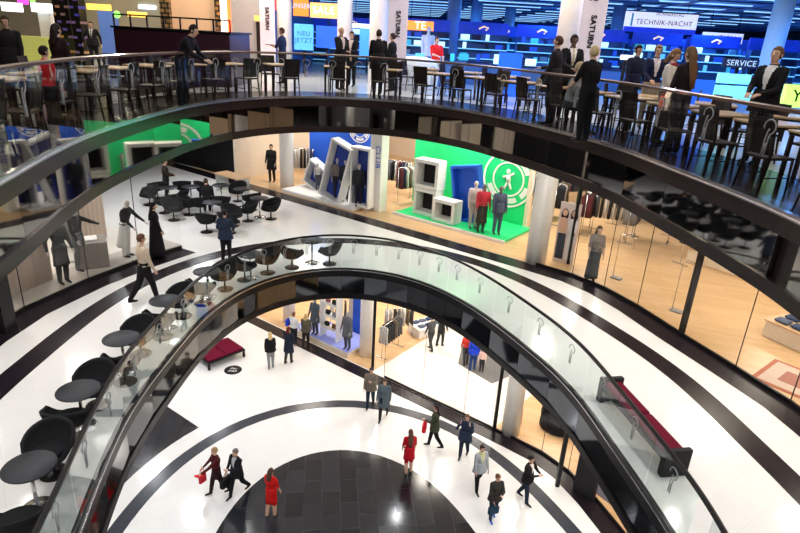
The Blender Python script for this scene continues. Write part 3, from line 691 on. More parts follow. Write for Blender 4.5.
# shop fronts: thin posts, sills and panes
def front(P, z, h, posts, nm):
    struct(nm, ribbon(P, -.06, .0, z, z+.09), black)
    ml = MB()
    for i in range(len(P)-1):
        a, b = P[i], P[i+1]; ml.box(a.x-.008, a.x+.008, a.y-.008, a.y+.008, z+.09, z+h)
        d = (b-a); n = max(1, round(d.length/1.9)); u = d.normalized(); w = Vector((u.y, -u.x))*.012
        for k in range(n):
            p, q = a+d*(k/n)+u*.006, a+d*((k+1)/n)-u*.006
            if k: ml.box(p.x-.008, p.x+.008, p.y-.008, p.y+.008, z+.09, z+h)
            o = struct('window_%d' % (k+1), MB().prism([(p.x, p.y), (q.x, q.y), (q.x-w.x, q.y-w.y), (p.x-w.x, p.y-w.y)], z+.09, z+h), shopglass)
    struct('trim_21', ml, blackm)
RF = SF[2:]
front(RF, Z1, 3.9, [], 'trim_13'); front(RF, Z0, 5.6, [], 'trim_14')
front([Vector((-.4, 21.09)), SF[2]], Z0, 5.6, [], 'trim_19')
front(LF[1:], Z1, 3.9, [], 'trim_15')
for k, (x, y, z, hh) in enumerate([(*at(568, 264, Z1)[:2], Z1, 4.05), (*at(681, 334, Z1)[:2], Z1, 4.05), (*at(494, 430, 0)[:2], 0, 5.76), (*at(557, 486, 0)[:2], 0, 5.76), (*at(372.5, 369, 0)[:2], 0, 5.76)]):
    o = MB().box(x-.06, x+.06, y-.06, y+.06, z, z+hh).build('door_post', black); o['kind'] = 'structure'
dp = at(1, 330, Z1); struct('door_post', MB().box(dp.x-.5, dp.x+.25, dp.y-.2, dp.y+.2, Z1, Z1+4.05), black)

# shop floors (oak beyond the right-hand fronts, pale behind the left)
woodpoly = [(p.x, p.y) for p in poly_off(SF[1:], -.07)]+[(26, 3.5), (26, 44), (-2, 44)]
struct('floor', MB().prism(woodpoly, Z1+.001, Z1+.012), wood_floor)
struct('floor', MB().prism([(p.x, p.y) for p in poly_off([SF[0], SF[1], Vector((-.95, 21.5))], -.07)]+[(-.95+4.8, 28), (-2, 40), (-14, 40)], .001, .012), wood_floor)
struct('floor', MB().prism([(-.9, 21.45), (3.75, 18.0), (8.8, 24.5), (3.9, 28)], .001, .012), pale_floor)
struct('floor', MB().prism([(3.75, 18.0)]+[(p.x, p.y) for p in poly_off(SF[2:], -.07)]+[(26, 3.5), (26, 28), (11.5, 28)], .001, .014), wood_floor)
struct('floor', MB().prism([(p.x, p.y) for p in poly_off(LF, -.1)][::-1]+[(-16, 4), (-16, 19), (-9.5, 19)], Z1+.001, Z1+.012), pale_floor)
# interior shop walls
def wall(nm, a, b, z, h, m, t=.12):
    a, b = Vector(a), Vector(b); d = (b-a).normalized(); n = Vector((-d.y, d.x))*t
    return struct(nm, MB().prism([(a.x, a.y), (b.x, b.y), (b.x+n.x, b.y+n.y), (a.x+n.x, a.y+n.y)], z, z+h), m)
U1 = Vector((.803, -.596)); N1 = Vector((.596, .803))      # along and behind the straight front
def sfp(t, d): p = SF[1]+U1*t+N1*d; return (p.x, p.y)
for z, h in ((Z1, 4.0), (Z0, 5.7)):
    wall('wall_back', sfp(-4, 11), sfp(26, 11), z, h, beige); wall('wall_left', sfp(3.3, .05), sfp(3.3, 11), z, h, cream)
    wall('wall_right', (20, 3), (20, 30), z, h, beige)
struct('wall_left', MB().box(-14.2, -14, 17, 33, Z1, Z1+4.05), blackm)
wall('wall_back', (-14.5, 31.3), sfp(-.2, .2), Z1, 4.05, blackm); wall('wall_back', sfp(-.2, .2), sfp(3.2, .2), Z1, 4.05, black)
wall('wall_left', (-15, 5), (-12.2, 19), Z1, 4.05, cream)
wall('wall_left', (-11, 4), (-11, 30), Z0, 5.7, greyw)

# ------------------------------------------------------------------ clothes racks and displays
GARC = [(.03, .03, .035), (.10, .10, .11), (.25, .25, .27), (.5, .48, .45), (.04, .05, .10), (.20, .15, .10), (.62, .60, .58), (.02, .02, .02), (.12, .03, .035)]
gm = {}
def garment_mesh(k):
    if k not in gm:
        mb = MB(); rs = []
        for z, w, t in ((0, .05, .02), (-.03, .18, .045), (-.10, .23, .055), (-.45, .21, .06), (-.85, .25, .065)):
            rs.append([(t*math.cos(2*PI*j/10), w*math.sin(2*PI*j/10), z) for j in range(10)])
        mb.rings(rs); mb.tube([(0, -.16, -.30), (.02, -.20, -.10)], .03, 6); gm[k] = mb.mesh('garment', [tint(GARC[k])])
    return gm[k]
def rack(loc, rz, where, n=9, w=.7, shelf=True):
    r = tag(empty('clothes_rack', loc, rz), 'steel clothes rack hung with coats %s' % where, 'clothes rack')
    for x in (-w, w): MB().tube([(x, 0, .03), (x, 0, 1.55)], .018, 8).build('upright', steel, r); MB().box(x-.02, x+.02, -.28, .28, 0, .04).build('foot', steel, r)
    MB().tube([(-w, 0, 1.55), (w, 0, 1.55)], .016, 8).build('rail', steel, r)
    m = frame(loc, rz)
    for k in range(n):
        o = bpy.data.objects.new('hanging_garment', garment_mesh(random.randrange(len(GARC)))); C.objects.link(o)
        o.matrix_world = m @ frame((-w+.08+(2*w-.16)*k/(n-1), 0, 1.54)); tag(o, 'garment hanging on the clothes rack %s' % where, 'garment', 'garments on the rack %s' % where)
def floorpt(px, py, z): q = at(px, py, z); return (q.x, q.y, z+.013)
for px, py, rz, wh in ((397, 196, -20, 'left of the green display'), (408, 203, 40, 'directly beside the green display boxes'), (300, 182, 10, 'beside the first white column'), (532, 212, -30, 'between green wall and third column'),
                       (585, 232, 60, 'behind the tall poster'), (607, 236, -20, 'behind the skirted mannequin'), (628, 240, 60, 'right of the skirted mannequin'), (545, 205, 10, 'far behind the third column'), (690, 262, 35, 'by the dark door post'), (640, 222, 10, 'deepest in the oak-floored shop'), (598, 214, -10, 'between the poster and the skirted mannequin'), (572, 206, 20, 'right behind the poster stand'), (618, 222, 50, 'in the dense row of coats'), (650, 240, -30, 'under the mirrored fascia'), (556, 222, 60, 'left behind the dark door post'), (668, 232, 70, 'toward the far oak wall')):
    rack(floorpt(px, py, Z1), R_(rz), wh, 8, .6)
for px, py, rz, wh in ((390, 352, 60, 'in the ground shop beside the post'), (398, 338, 20, 'at the back of the ground shop'), (345, 330, 10, 'behind the ground window')):
    rack(floorpt(px, py, 0), R_(rz), wh, 7)

# wire display with hanging rail on the right (chrome loop)
# platform with blue wall and tilted frames
def box_frame(loc, rz, ry, w, h, d, label, m, inner, t=.09):
    r = tag(empty('display_box', loc, rz, 0, ry), label, 'display frame')
    mb = MB(); mb.box(-w/2, -w/2+t, -d/2, d/2, 0, h); mb.box(w/2-t, w/2, -d/2, d/2, 0, h); mb.box(-w/2+t, w/2-t, -d/2, d/2, 0, t); mb.box(-w/2+t, w/2-t, -d/2, d/2, h-t, h); mb.build('frame', m, r)
    MB().box(-w/2+t, w/2-t, d/2-.05, d/2-.01, t, h-t).build('back_panel', inner, r); return r
A = -R_(36.6)
# blue display
q0 = sfp(7.0, 1.0)
r = tag(empty('display_platform', (*sfp(8.55, .15), Z1+.013), A), 'low white display platform under the tilted white frames', 'platform'); MB().box(-2.25, 1.9, 0, 2.1, 0, .14, bev=.02).build('platform_body', white, r)
r = tag(empty('display_wall', (*sfp(9.0, 2.5), Z1+.013), A), 'blue display wall with round white emblem behind tilted frames', 'display wall'); MB().box(-3.4, .75, 0, .12, 0, 3.8).build('panel', blue, r)
def round_emblem(parent, c, R, m, mb_name='emblem'):
    mb = MB()
    def ring(r0, r1, a0=0, a1=360):
        n = 48; rs = []
        for k in range(n+1):
            a = R_(a0+(a1-a0)*k/n); rs.append([(c[0]+r*math.cos(a), y, c[2]+r*math.sin(a)) for r, y in ((r0, c[1]), (r1, c[1]), (r1, c[1]-.02), (r0, c[1]-.02))])
        mb.rings(rs, 0, False)
    ring(R*.93, R); ring(R*.56, R*.62)
    for a0, a1 in ((20, 60), (75, 120), (200, 235), (250, 300), (315, 345)): ring(R*.68, R*.86, a0, a1)
    # figure in the centre: body, head, arms, legs
    def P(x, z): return (c[0]+x*R, c[1]-.02, c[2]+z*R)
    mb.tube([P(0, .16), P(.02, -.08)], [R*.07, R*.09], 8); mb.ell(P(-.02, .28), (R*.08, .02, R*.09), 10, 8)
    for a in ([P(-.02, .12), P(-.2, .05)], [P(.03, .12), P(.2, .24)], [P(.0, -.08), P(-.12, -.36)], [P(.04, -.08), P(.14, -.34)]): mb.tube(a, R*.045, 6)
    mb.build(mb_name, m, parent)
round_emblem(r, (-.35, 0, 2.85), .62, white)
for px, py, rz, ry, w, h, nm in ((314, 187, 0, 24, 1.15, 1.15, 'smallest white display frame, tilted, on the left'), (331, 199, 0, 17, 1.15, 2.5, 'tall tilted white display frame in the middle'), (362, 206, 0, 0, 1.0, 2.35, 'upright white display frame next to the pier')):
    q = at(px, py, Z1+.15); box_frame((q.x, q.y, Z1+.16), A, R_(ry), w, h, .42, nm, white, navy)
mq = ((318, 190, (.42, .40, .40), (.1, .1, .12), 'seated in the small tilted frame', .0), (337, 199, (.30, .26, .24), (.05, .05, .06), 'in grey top before the tall tilted frame', 0), (345, 201, (.05, .05, .06), (.04, .04, .05), 'in black coat between the white frames', .6), (358, 206, (.04, .04, .05), (.03, .03, .05), 'in dark jacket before the upright frame', 0))
for px, py, tp, bt, ds, ct in mq:
    q = at(px, py, Z1+.15); figure(loc=Vector((q.x, q.y, Z1+.153)), face=R_(190), label='grey mannequin '+ds, top=tp, bot=bt, mannequin=(.55, .5, .47), coat=ct, cat='mannequin', h=1.72 if 'seated' not in ds else 1.2)

# green display
r = tag(empty('display_platform', (*floorpt(460, 227, Z1)[:2], Z1+.013), A), 'green display platform in front of the green wall', 'platform')
gp = Vector(floorpt(468, 217, Z1)[:2])-Vector(floorpt(460, 227, Z1)[:2]); gd = gp.dot(N1)+.24
MB().box(-2.75, 2.15, -.55, gd, 0, .10, bev=.01).build('platform_body', green, r); MB().box(-2.80, 2.2, -.60, -.55, 0, .11).build('edge', white, r)
gw = tag(empty('display_wall', (*floorpt(468, 217, Z1)[:2], Z1+.013), A), 'bright green display wall with large white round emblem', 'display wall')
MB().box(-3.0, 2.3, .25, .40, 0, 3.7).build('panel', green, gw); MB().box(2.3, 2.42, .2, .45, 0, 3.7).build('edge_trim', cream, gw); round_emblem(gw, (1.45, .25, 1.75), 1.08, white)
def cube_frame(px, py, dz, w, h, label, inner=blackm):
    q = at(px, py, Z1+.11); box_frame((q.x, q.y, Z1+.115+dz), A, 0, w, h, .55, label, white, inner, .13)
cube_frame(427, 214, 1.06, 1.12, 1.10, 'upper white box frame stacked on the left of the green wall')
cube_frame(427, 214, 0.0, 1.05, 1.04, 'lower white box frame at the left foot of the green wall')
cube_frame(446, 221, 0.0, 1.0, .85, 'small white box frame on the green platform')
q = at(470, 222, Z1+.11); box_frame((q.x, q.y, Z1+.13), A, R_(-11), 1.2, 2.15, .35, 'blue tilted display frame before the green wall', blue, blue, .10)
for px, py, tp, bt, ds, ct in ((472, 228, (.55, .50, .50), (.45, .42, .42), 'in pale outfit leaning inside the blue frame', 0), (480, 232, (.50, .04, .06), (.06, .06, .05), 'in red top and dark skirt on the green platform', 0), (496, 234, (.10, .13, .20), (.10, .15, .25), 'in slate jacket and jeans on the green platform', .8)):
    q = at(px, py, Z1+.11); figure(loc=Vector((q.x, q.y, Z1+.113)), face=R_(185), label='mannequin '+ds, top=tp, bot=bt, mannequin=(.60, .55, .52) if 'pale' in ds else (.12, .10, .10), coat=ct, dress=.35 if 'red' in ds else 0, cat='mannequin', h=1.78)
# tall poster on a stand
q = at(562, 263, Z1); r = tag(empty('poster_stand', (q.x, q.y, Z1+.013), R_(-30)), 'tall poster showing two dark-haired people, beside the third column', 'poster')
MB().box(-.33, .33, 0, .04, 0, 2.0).build('board', mat('poster ground', (.62, .52, .50), .4), r)
mb = MB()
for sx in (-.15, .15):
    mb.ell((sx, -.005, 1.66), (.085, .012, .11), 12, 8, 1); mb.ell((sx, .0, 1.60), (.12, .010, .20), 12, 8, 0); mb.ell((sx, -.003, 1.25), (.14, .012, .30), 12, 8, 1 if sx < 0 else 3)
mb.box(-.28, -.02, -.008, 0, .12, .98, 2); mb.box(.04, .24, -.008, 0, .12, .98, 3); mb.build('printed_figures', [tint((.04, .02, .02)), mat('skin 0', SKIN[0]), tint((.05, .06, .09)), tint((.70, .68, .70))], r)
# skirted figure in the right window
figure(590, 281, Z1, face=R_(175), label='mannequin in grey-brown top and long dark grey skirt in the right window', top=(.30, .26, .24), bot=(.10, .11, .12), dress=.12, female=True, long=.1, hair=(.12, .07, .04), cat='mannequin', mannequin=(.52, .36, .27), sleeve=.5)
# low display tables with folded jeans
def jeans_table(loc, rz, w, d, label, n=3):
    pm, tm_ = (white, white) if label.startswith('white') else (cream, top_wood)
    r = tag(empty('display_table', loc, rz), label, 'display table'); MB().box(-w, w, -d, d, 0, .42, bev=.02).build('plinth', pm, r)
    MB().box(-w-.03, w+.03, -d-.03, d+.03, .42, .46).build('tabletop', tm_, r)
    for i in range(n):
        for j in range(2):
            o = MB().box(-.17, .17, -.13, .13, 0, .09, bev=.03).build('folded_jeans', tint((.05, .08, .18) if (i+j) % 2 else (.12, .15, .24)))
            o.matrix_world = frame(loc, rz) @ frame((-w+.3+(2*w-.6)*i/max(1, n-1), -d/2+d*j, .462)); tag(o, 'folded blue jeans on the %s' % label, 'jeans', 'folded jeans on the %s' % label)
jeans_table(floorpt(728, 270, Z1), R_(-52), 1.25, .4, 'long oak display table deep in the right shop', 5)
jeans_table(floorpt(807, 349, Z1), R_(-62), .9, .42, 'cream display table near the patterned rug', 4)
jeans_table(floorpt(428, 331, 0), R_(35), .9, .5, 'white display table in the ground shop', 4)
q = at(783, 392, Z1); r = tag(empty('rug', (q.x+.75, q.y+.2, Z1+.013), R_(-50)), 'rust and cream patterned rug at the shop entrance on the right', 'rug')
MB().box(-1.0, 1.0, -.7, .7, 0, .012).build('field', tint((.45, .16, .10)), r); MB().box(-.90, .90, -.60, .60, .012, .016).build('inner_field', tint((.62, .48, .40)), r); MB().box(-.6, .6, -.3, .3, .016, .020).build('medallion', tint((.40, .18, .14)), r)
# slim U-shaped stands along the right window
for px, py, ds in ((616, 279, 'farther from'), (676, 312, 'nearer to')):
    q = at(px, py, Z1); r = tag(empty('garment_stand', (q.x, q.y, Z1+.013), R_(-45)), 'slim chrome U-shaped garment stand, the one %s the rug' % ds, 'stand')
    MB().box(-.16, .16, -.10, .10, 0, .05, bev=.01).build('foot', mat('grey metal', (.25, .25, .25), .4), r)
    MB().tube([(-.12, 0, .05), (-.12, 0, 1.38), (-.08, 0, 1.42), (.30, 0, 1.42), (.34, 0, 1.38), (.34, 0, 1.05)], .011, 6).build('loop', steel, r)

# ground-level window display
r = tag(empty('display_platform', (*sfp(10.0, .12), .013), A), 'lilac-blue topped window platform on the ground floor', 'platform'); MB().box(-3.3, .42, 0, 1.7, 0, .22).build('platform_body', cream, r); MB().box(-3.25, .37, .05, 1.65, .22, .25).build('top', lilac, r)
r = tag(empty('display_wall', (*sfp(9.4, 1.9), .013), A), 'blue panel with white arc behind the ground floor window', 'display wall'); MB().box(-.32, .42, 0, .1, .01, 4.2).build('panel', blue, r); round_emblem(r, (.05, 0, 2.9), .34, white)
MB().box(-.55, -.32, -.05, .1, .01, 4.2).build('edge_trim', cream, r)
for px, py, tp, ds in ((315, 334, (.12, .15, .18), 'in long slate coat at the left of the lower window'), (347, 349, (.16, .17, .19), 'in grey suit at the right of the lower window')):
    q = at(px, py, .26); figure(loc=Vector((q.x, q.y, .267)), face=R_(150), label='headed mannequin '+ds, top=tp, bot=(.1, .1, .12), mannequin=(.35, .36, .37), coat=.6, cat='mannequin', h=1.85)
q = at(331, 338, .26); r = tag(empty('display_shelf', (q.x, q.y, .267), A), 'white shelf tower with shoes and bags in the lower window', 'shelf')
for x in (-.5, .5): MB().box(x-.03, x+.03, -.2, .2, 0, 2.7).build('side_panel', white, r)
for z in (.5, 1.1, 1.7, 2.3): MB().box(-.47, .47, -.2, .2, z, z+.05).build('shelf_board', white, r)
for k, (x, z, cc) in enumerate(((-.25, .55, (.03, .03, .03)), (.2, .55, (.25, .1, .05)), (-.2, 1.15, (.02, .02, .02)), (.22, 1.15, (.3, .3, .32)), (-.2, 1.75, (.35, .12, .15)), (.2, 1.75, (.03, .03, .04)), (-.1, 2.35, (.1, .1, .1)))):
    o = MB().box(-.13, .13, -.08, .08, 0, .22, bev=.04).build('handbag', tint(cc)); o.matrix_world = frame((q.x, q.y, .267), A) @ frame((x, 0, z+.001)); tag(o, 'small handbag on the white shelf tower in the lower window', 'bag', 'handbags on the shelf tower')
# grey carpet, sofa, extinguisher, dark door
struct('trim_16', MB().prism([tuple(at(*p, 0)[:2]) for p in ((458, 364), (492, 384), (520, 372), (480, 335), (462, 345))], .013, .02), mat('grey carpet', (.12, .12, .125), .9))
q = at(555, 430, 0); r = tag(empty('display_car_seat', (q.x, q.y, .014), R_(-35)), 'dark rounded lounge seat in the oak-floored ground shop', 'seat'); r.name = 'lounge_sofa'
MB().rings([[(.62*a*math.cos(t), .42*a*math.sin(t), z) for t in [2*PI*k/24 for k in range(24)]] for a, z in ((.9, 0), (1, .08), (1, .34), (.9, .42), (.0, .44))]).build('seat', tub_black, r)
MB().rings([[(.62*a*math.cos(t), .42*a*math.sin(t), z) for t in [PI*k/16 for k in range(17)]]+[(.62*(a-.18)*math.cos(t), .42*(a-.18)*math.sin(t), z) for t in [PI*k/16 for k in range(16, -1, -1)]] for a, z in ((1, .3), (1.03, .6), (1.0, .78))]).build('backrest', tub_black, r)
q = at(519, 424, 0); r = tag(empty('fire_extinguisher', (q.x, q.y, .014)), 'red fire extinguisher by the lower white column', 'extinguisher')
MB().lathe([(0, 0), (.08, 0), (.085, .02), (.085, .5), (.05, .58), (.02, .6), (0, .62)], 16).build('cylinder', mat('signal red', (.6, .02, .02), .3), r); MB().box(-.02, .08, -.02, .02, .6, .65).build('handle', black, r)
a, b = at(570, 492, 0), at(590, 505, 0); o = MB().prism([(a.x+.1, a.y+.1), (b.x+.1, b.y+.1), (b.x+.2, b.y+.2), (a.x+.2, a.y+.2)], .014, 2.6).build('door_1', blackm); o['kind'] = 'structure'
q = at(612, 500, 0); o = tag(MB().box(-.9, .9, -.5, .5, 0, .02).build('door_mat', tint((.16, .15, .22))), 'grey-violet doormat inside the ground floor entrance on the right', 'mat'); o.matrix_world = frame((q.x+.2, q.y+.2, .016), R_(-55))

# ---- left window on the middle level
q = at(95, 268, Z1); r = tag(empty('plinth', (q.x, q.y, Z1+.013), R_(-60)), 'grey square plinth with white top in the left window', 'plinth'); MB().box(-.38, .38, -.38, .38, 0, .85, bev=.01).build('plinth_body', mat('plinth grey', (.22, .19, .17), .5), r); MB().box(-.2, .2, -.15, .15, .852, .90, bev=.01).build('top_block', white, r)
struct('trim_17', ribbon(LF[2:], -.95, -.02, Z1+.013, Z1+.12), mat('plinth stone', (.45, .40, .36), .5))
figure(loc=at(65, 283, Z1+.12)+Vector((0, 0, .002)), face=R_(-120), label='mannequin in dark grey dress in the left window', top=(.06, .06, .06), bot=(.05, .05, .05), dress=.5, mannequin=(.55, .50, .46), cat='mannequin', female=True, h=1.8, arms=((10, 10, 20), (10, 40, 20)))
figure(loc=at(82, 270, Z1+.12)+Vector((0, 0, .002)), face=R_(-100), label='mannequin in black top with raised arm in the left window', top=(.02, .02, .02), bot=(.2, .2, .2), dress=.7, mannequin=(.55, .50, .46), cat='mannequin', female=True, h=1.8, arms=((60, 40, 20), (10, 10, 20)))
figure(loc=at(128, 256, Z1+.12)+Vector((0, 0, .002)), face=R_(-100), label='mannequin in white skirt and black jacket at window corner', top=(.03, .03, .03), bot=(.7, .68, .66), dress=.3, mannequin=(.6, .45, .38), cat='mannequin', female=True, h=1.75, arms=((50, 20, 20), (40, 10, 20)), lean=12)
for px, py, ww, ds in ((42, 296, .75, 'left'), (105, 247, .55, 'right')):
    q = at(px, py, Z1); r = tag(empty('curtain_panel', (q.x-.35, q.y+.1, Z1+.125), R_(74)), 'tall beige display panel in the %s part of the window' % ds, 'panel')
    rs = [[(-ww+2*ww*k/24, .03*math.sin(k*1.6), z) for k in range(25)]+[(ww-2*ww*k/24, .03*math.sin((24-k)*1.6)+.02, z) for k in range(25)] for z in (0, 3.2)]
    MB().rings(rs).build('fabric', mat('beige fabric', (.62, .50, .42), .8), r)
rack(floorpt(75, 255, Z1), R_(-60), 'inside the left boutique', 7)

# ---- beige shop behind (middle level, left of the first column)
q = sfp(5.0, 4.0); r = tag(empty('display_counter', (*q, Z1+.013), A), 'white counter at the back of the beige shop', 'counter'); MB().box(-1.4, 1.0, 0, .5, 0, 1.0).build('counter_body', white, r); MB().box(-1.45, 1.05, -.03, .53, 1.0, 1.05).build('counter_top', cream, r)

# ------------------------------------------------------------------ top level: kiosk, left shop, electronics store
def kiosk():
    Y = 17.6; x0, x1 = hx(112, Y, CZ), hx(234, Y+.5, CZ); r = tag(empty('bar_kiosk', (0, 0, Z2)), 'dark purple bar kiosk with black railing on top', 'kiosk')
    z1 = far(170, 31, Y).z-Z2; MB().box(x0, x1, Y, Y+2.2, 0, z1, bev=.02).build('counter_body', mat('aubergine lacquer', (.045, .014, .026), .3), r)
    MB().box(x0-.04, x1+.05, Y-.05, Y+2.25, z1, z1+.06).build('counter_top', black, r)
    for x in [x0+(x1-x0)*k/7 for k in range(8)]: MB().box(x-.02, x+.02, Y+.1, Y+.14, z1+.06, z1+.36).build('post', black, r)
    MB().box(x0, x1, Y+.1, Y+.14, z1+.34, z1+.38).build('top_rail', black, r)
kiosk()
def panelbox(nm, px0, px1, py0, py1, Y, m, label=None, cat=None, d=.1, zfloor=None, parent=None, emi=None):
    a = far((px0+px1)/2, py0, Y); b = far((px0+px1)/2, py1, Y); x0, x1 = hx(px0, Y, a.z), hx(px1, Y, a.z)
    z0 = b.z if zfloor is None else zfloor
    o = MB().box(x0, x1, Y, Y+d, z0, a.z, bev=.01 if d > .05 else 0).build(nm, m, parent)
    if label: tag(o, label, cat)
    elif parent is None: o['kind'] = 'structure'
    return o
panelbox('wall_panel', 166, 213, -30, 34, 22, mat('beige plaster', (.80, .55, .36), .5), d=.2, zfloor=Z2).name = 'trim_18'  # plain panel in its own warm beige
panelbox('neon_column', 218.5, 224, -25, 34, 21.5, mat('white light tube', (1, .85, .75), .5, emit=5, ecol=(1, .72, .55)), 'glowing white light column beside the beige panel', 'light', .15, Z2)
panelbox('neon_column', 224.5, 228, -25, 34, 21.6, mat('red light tube', (1, .1, .02), .5, emit=3, ecol=(1, .10, .02)), 'glowing red light column beside the white one', 'light', .15, Z2)
for k, (a, b) in enumerate(((156, 166), (212, 218))): panelbox('mosaic_pillar', a, b, -30, 40, 21.8, brick_mat('bronze mosaic', (.16, .10, .04), (.30, .18, .06), (.02, .02, .02), .22, .16, .3, mortar=.03, upright=True) if 'bronze mosaic' not in MATS else MATS['bronze mosaic'], 'narrow bronze mosaic pillar %s the beige panel' % ('left of' if k == 0 else 'right of'), 'pillar', .3, Z2)
panelbox('wall_back', 228, 262, -30, 58, 25, greyw, d=.3, zfloor=Z2)
o = panelbox('door_2', 256, 264, 22, 58, 24.9, black, d=.05, zfloor=Z2)
panelbox('door_sign', 254, 265, 15.5, 21, 24.8, mat('orange glow', (.9, .35, .08), .5, emit=1.0), 'orange lit sign above the dark door', 'sign', .06)
# mosaic pillars on the left with coloured tiles
def mosaic(px0, px1, Y, label):
    x0, x1 = hx(px0, Y, CZ), hx(px1, Y, CZ); m = MATS.get('colour mosaic') or brick_mat('colour mosaic', (.42, .24, .05), (.05, .05, .45), (.006, .005, .005), .34, .26, .25, mortar=.09, upright=True)
    tag(MB().box(x0, x1, Y, Y+.5, Z2, 16.5).build('mosaic_pillar', m), label, 'pillar')
mosaic(54, 70, 23.5, 'wide mosaic pillar with bronze tiles at the top left'); mosaic(71, 80, 23.2, 'narrow mosaic pillar with blue and bronze tiles')
panelbox('display_kiosk', 36, 48, 5, 33, 24, white, 'white arched kiosk booth at the top left', 'kiosk', .8, Z2)
panelbox('glowing_canopy', 30, 46, 3, 12, 23.8, mat('canopy glow', (.9, .95, 1), .4, emit=2), 'glowing white canopy above the white booth', 'canopy', .8)
panelbox('glowing_canopy', 0, 9, 2, 11, 23.5, mat('canopy glow', (.9, .95, 1), .4, emit=2), 'glowing white canopy at the far left edge', 'canopy', .8)
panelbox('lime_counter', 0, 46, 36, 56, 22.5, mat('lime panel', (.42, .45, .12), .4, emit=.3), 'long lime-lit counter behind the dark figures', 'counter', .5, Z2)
panelbox('magenta_sign', 16, 26, -6, 4, 26, mat('magenta glow', (.8, .05, .6), .4, emit=2), 'magenta lit sign at the top left', 'sign', .1)
panelbox('green_sign', 29, 33, -4, 3, 26, mat('green glow', (.2, .8, .1), .4, emit=2), 'small green lit sign at the top left', 'sign', .1)
panelbox('yellow_sign', 86, 110, 4, 10, 27, mat('amber glow', (.95, .55, .08), .4, emit=1.5), 'amber lit shop sign behind the suited man', 'sign', .1)
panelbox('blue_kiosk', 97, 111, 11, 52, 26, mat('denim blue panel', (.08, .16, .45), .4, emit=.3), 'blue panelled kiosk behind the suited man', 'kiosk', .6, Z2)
panelbox('light_box', 138, 155, 5, 9, 27.9, mat('cool glow', (.7, .85, 1), .4, emit=3), 'pale lit strip sign above the purple kiosk', 'sign', .1)
panelbox('yellow_sign', 127, 146, 12, 17, 25, mat('amber glow', (.95, .55, .08), .4, emit=1.5), 'amber sign below the pale lit strip', 'sign', .1)
q = far(117, 14.5, 24); tag(MB().ell((0, 0, 0), (.13, .05, .13), 16, 10).build('sign_dot', mat('green glow', (.2, .8, .1), .4, emit=2)), 'round green lit sign at the top left', 'sign').location = q
struct('wall_back', MB().box(-24, hx(228, 28, CZ), 28, 28.3, Z2, 16.6), mat('dim olive wall', (.28, .26, .19), .6))

# electronics store ceiling, slats
bluece = mat('blue lit ceiling', (.10, .20, .40), .7)
CE = 15.25
SX0 = hx(262, 26, CZ)
struct('ceiling', MB().prism([(SX0, 25), (28, 14), (28, 61), (SX0, 61)], CE, CE+.1), bluece)
stripm = mat('ceiling light strip', (.5, .75, 1), .4, emit=.95, ecol=(.30, .62, 1)); slatm = mat('dark ceiling slat', (.02, .05, .14), .5)
n = 0
for Y in range(19, 58, 3):
    x0 = max(SX0, (26-Y)*1.4-1); o = tag(MB().box(x0, 27, Y, Y+.10, CE-.05, CE-.01).build('ceiling_slat', slatm), 'long dark slat under the blue store ceiling', 'ceiling slat', 'slats under the blue store ceiling')
    for k in range(6):
        if x0+k*4.6+3.9 > 27.5: break
        o = tag(MB().box(x0+k*4.6+.2, x0+k*4.6+3.9, Y+.9, Y+1.08, CE-.09, CE-.05).build('ceiling_light', stripm), 'long bluish light strip on the store ceiling', 'ceiling light', 'light strips of the electronics store')
for px in (640, 700, 760): 
    x = hx(px, 30, CE); tag(MB().box(x-.12, x+.12, 18, 56, CE-.20, CE-.175).build('ceiling_beam', slatm), 'dark lengthwise beam under the store ceiling near photo right', 'ceiling beam', 'lengthwise beams of the store ceiling')
struct('wall_back', MB().box(SX0, 30, 58, 58.3, Z2, 16.6), mat('store back wall', (.05, .12, .42), .6))
struct('wall_left', MB().prism([(SX0, 25.3), (SX0+.2, 25.3), (SX0+.2, 58), (SX0, 58)], Z2, 16.6), mat('store side wall', (.12, .3, .7), .6))
storefloor = mat('store floor', (.45, .50, .60), .2)
# gondola shelves
hdr = [mat('blue header', (.015, .05, .5), .4, emit=.22, ecol=(.01, .06, .9), noise=(1.3, .9)), mat('pale header', (.5, .8, 1), .4, emit=1.6, ecol=(.35, .7, 1)), mat('cyan screen', (.1, .5, .8), .3, emit=1.6, ecol=(.08, .5, .95))]
gondm = mat('store shelving', (.06, .14, .32), .5)
pstrip = mat('lit price strip', (.3, .6, .9), .4, emit=.8, ecol=(.15, .55, 1))
def gondola():
    r = empty('store_shelf')
    MB().box(-1.1, 1.1, .35, .40, 0, 1.95).build('back_panel', gondm, r); MB().box(-1.1, 1.1, .30, .42, 1.95, 2.45).build('header', hdr[0], r)
    for z in (.1, .5, .9, 1.3, 1.65): MB().box(-1.1, 1.1, 0, .35, z, z+.03).build('shelf_board', gondm, r); MB().box(-1.1, 1.1, -.012, 0, z, z+.045).build('price_strip', pstrip, r)
    for x in (-1.1, 1.06): MB().box(x, x+.04, 0, .4, 0, 1.95).build('side_panel', gondm, r)
    q = MB(); q.tube([(-.2, .29, 2.17), (0, .29, 2.28), (.22, .29, 2.22), (.1, .29, 2.12)], .04, 6); q.build('header_mark', mat('mark orange', (.9, .6, .4), .4, emit=.8), r)
    return r
K_g = Kit(gondola)
boxes = []
bm = [mat('screen %d' % i, c, .3, emit=e, ecol=c) for i, (c, e) in enumerate((((.1, .45, .9), .9), ((.02, .10, .7), .4), ((.5, .8, 1), 1.1), ((.01, .015, .05), .0), ((.012, .02, .08), 0), ((.05, .5, .7), .5), ((.01, .01, .02), 0), ((.25, .45, .6), 0)))]
tvm = [MB().box(-w_, w_, -.03, .03, 0, h_, bev=.01).mesh('boxed_goods', [m]) for m in bm for w_, h_ in ((.17, .22), (.08, .27), (.20, .24))]
cnt = 0
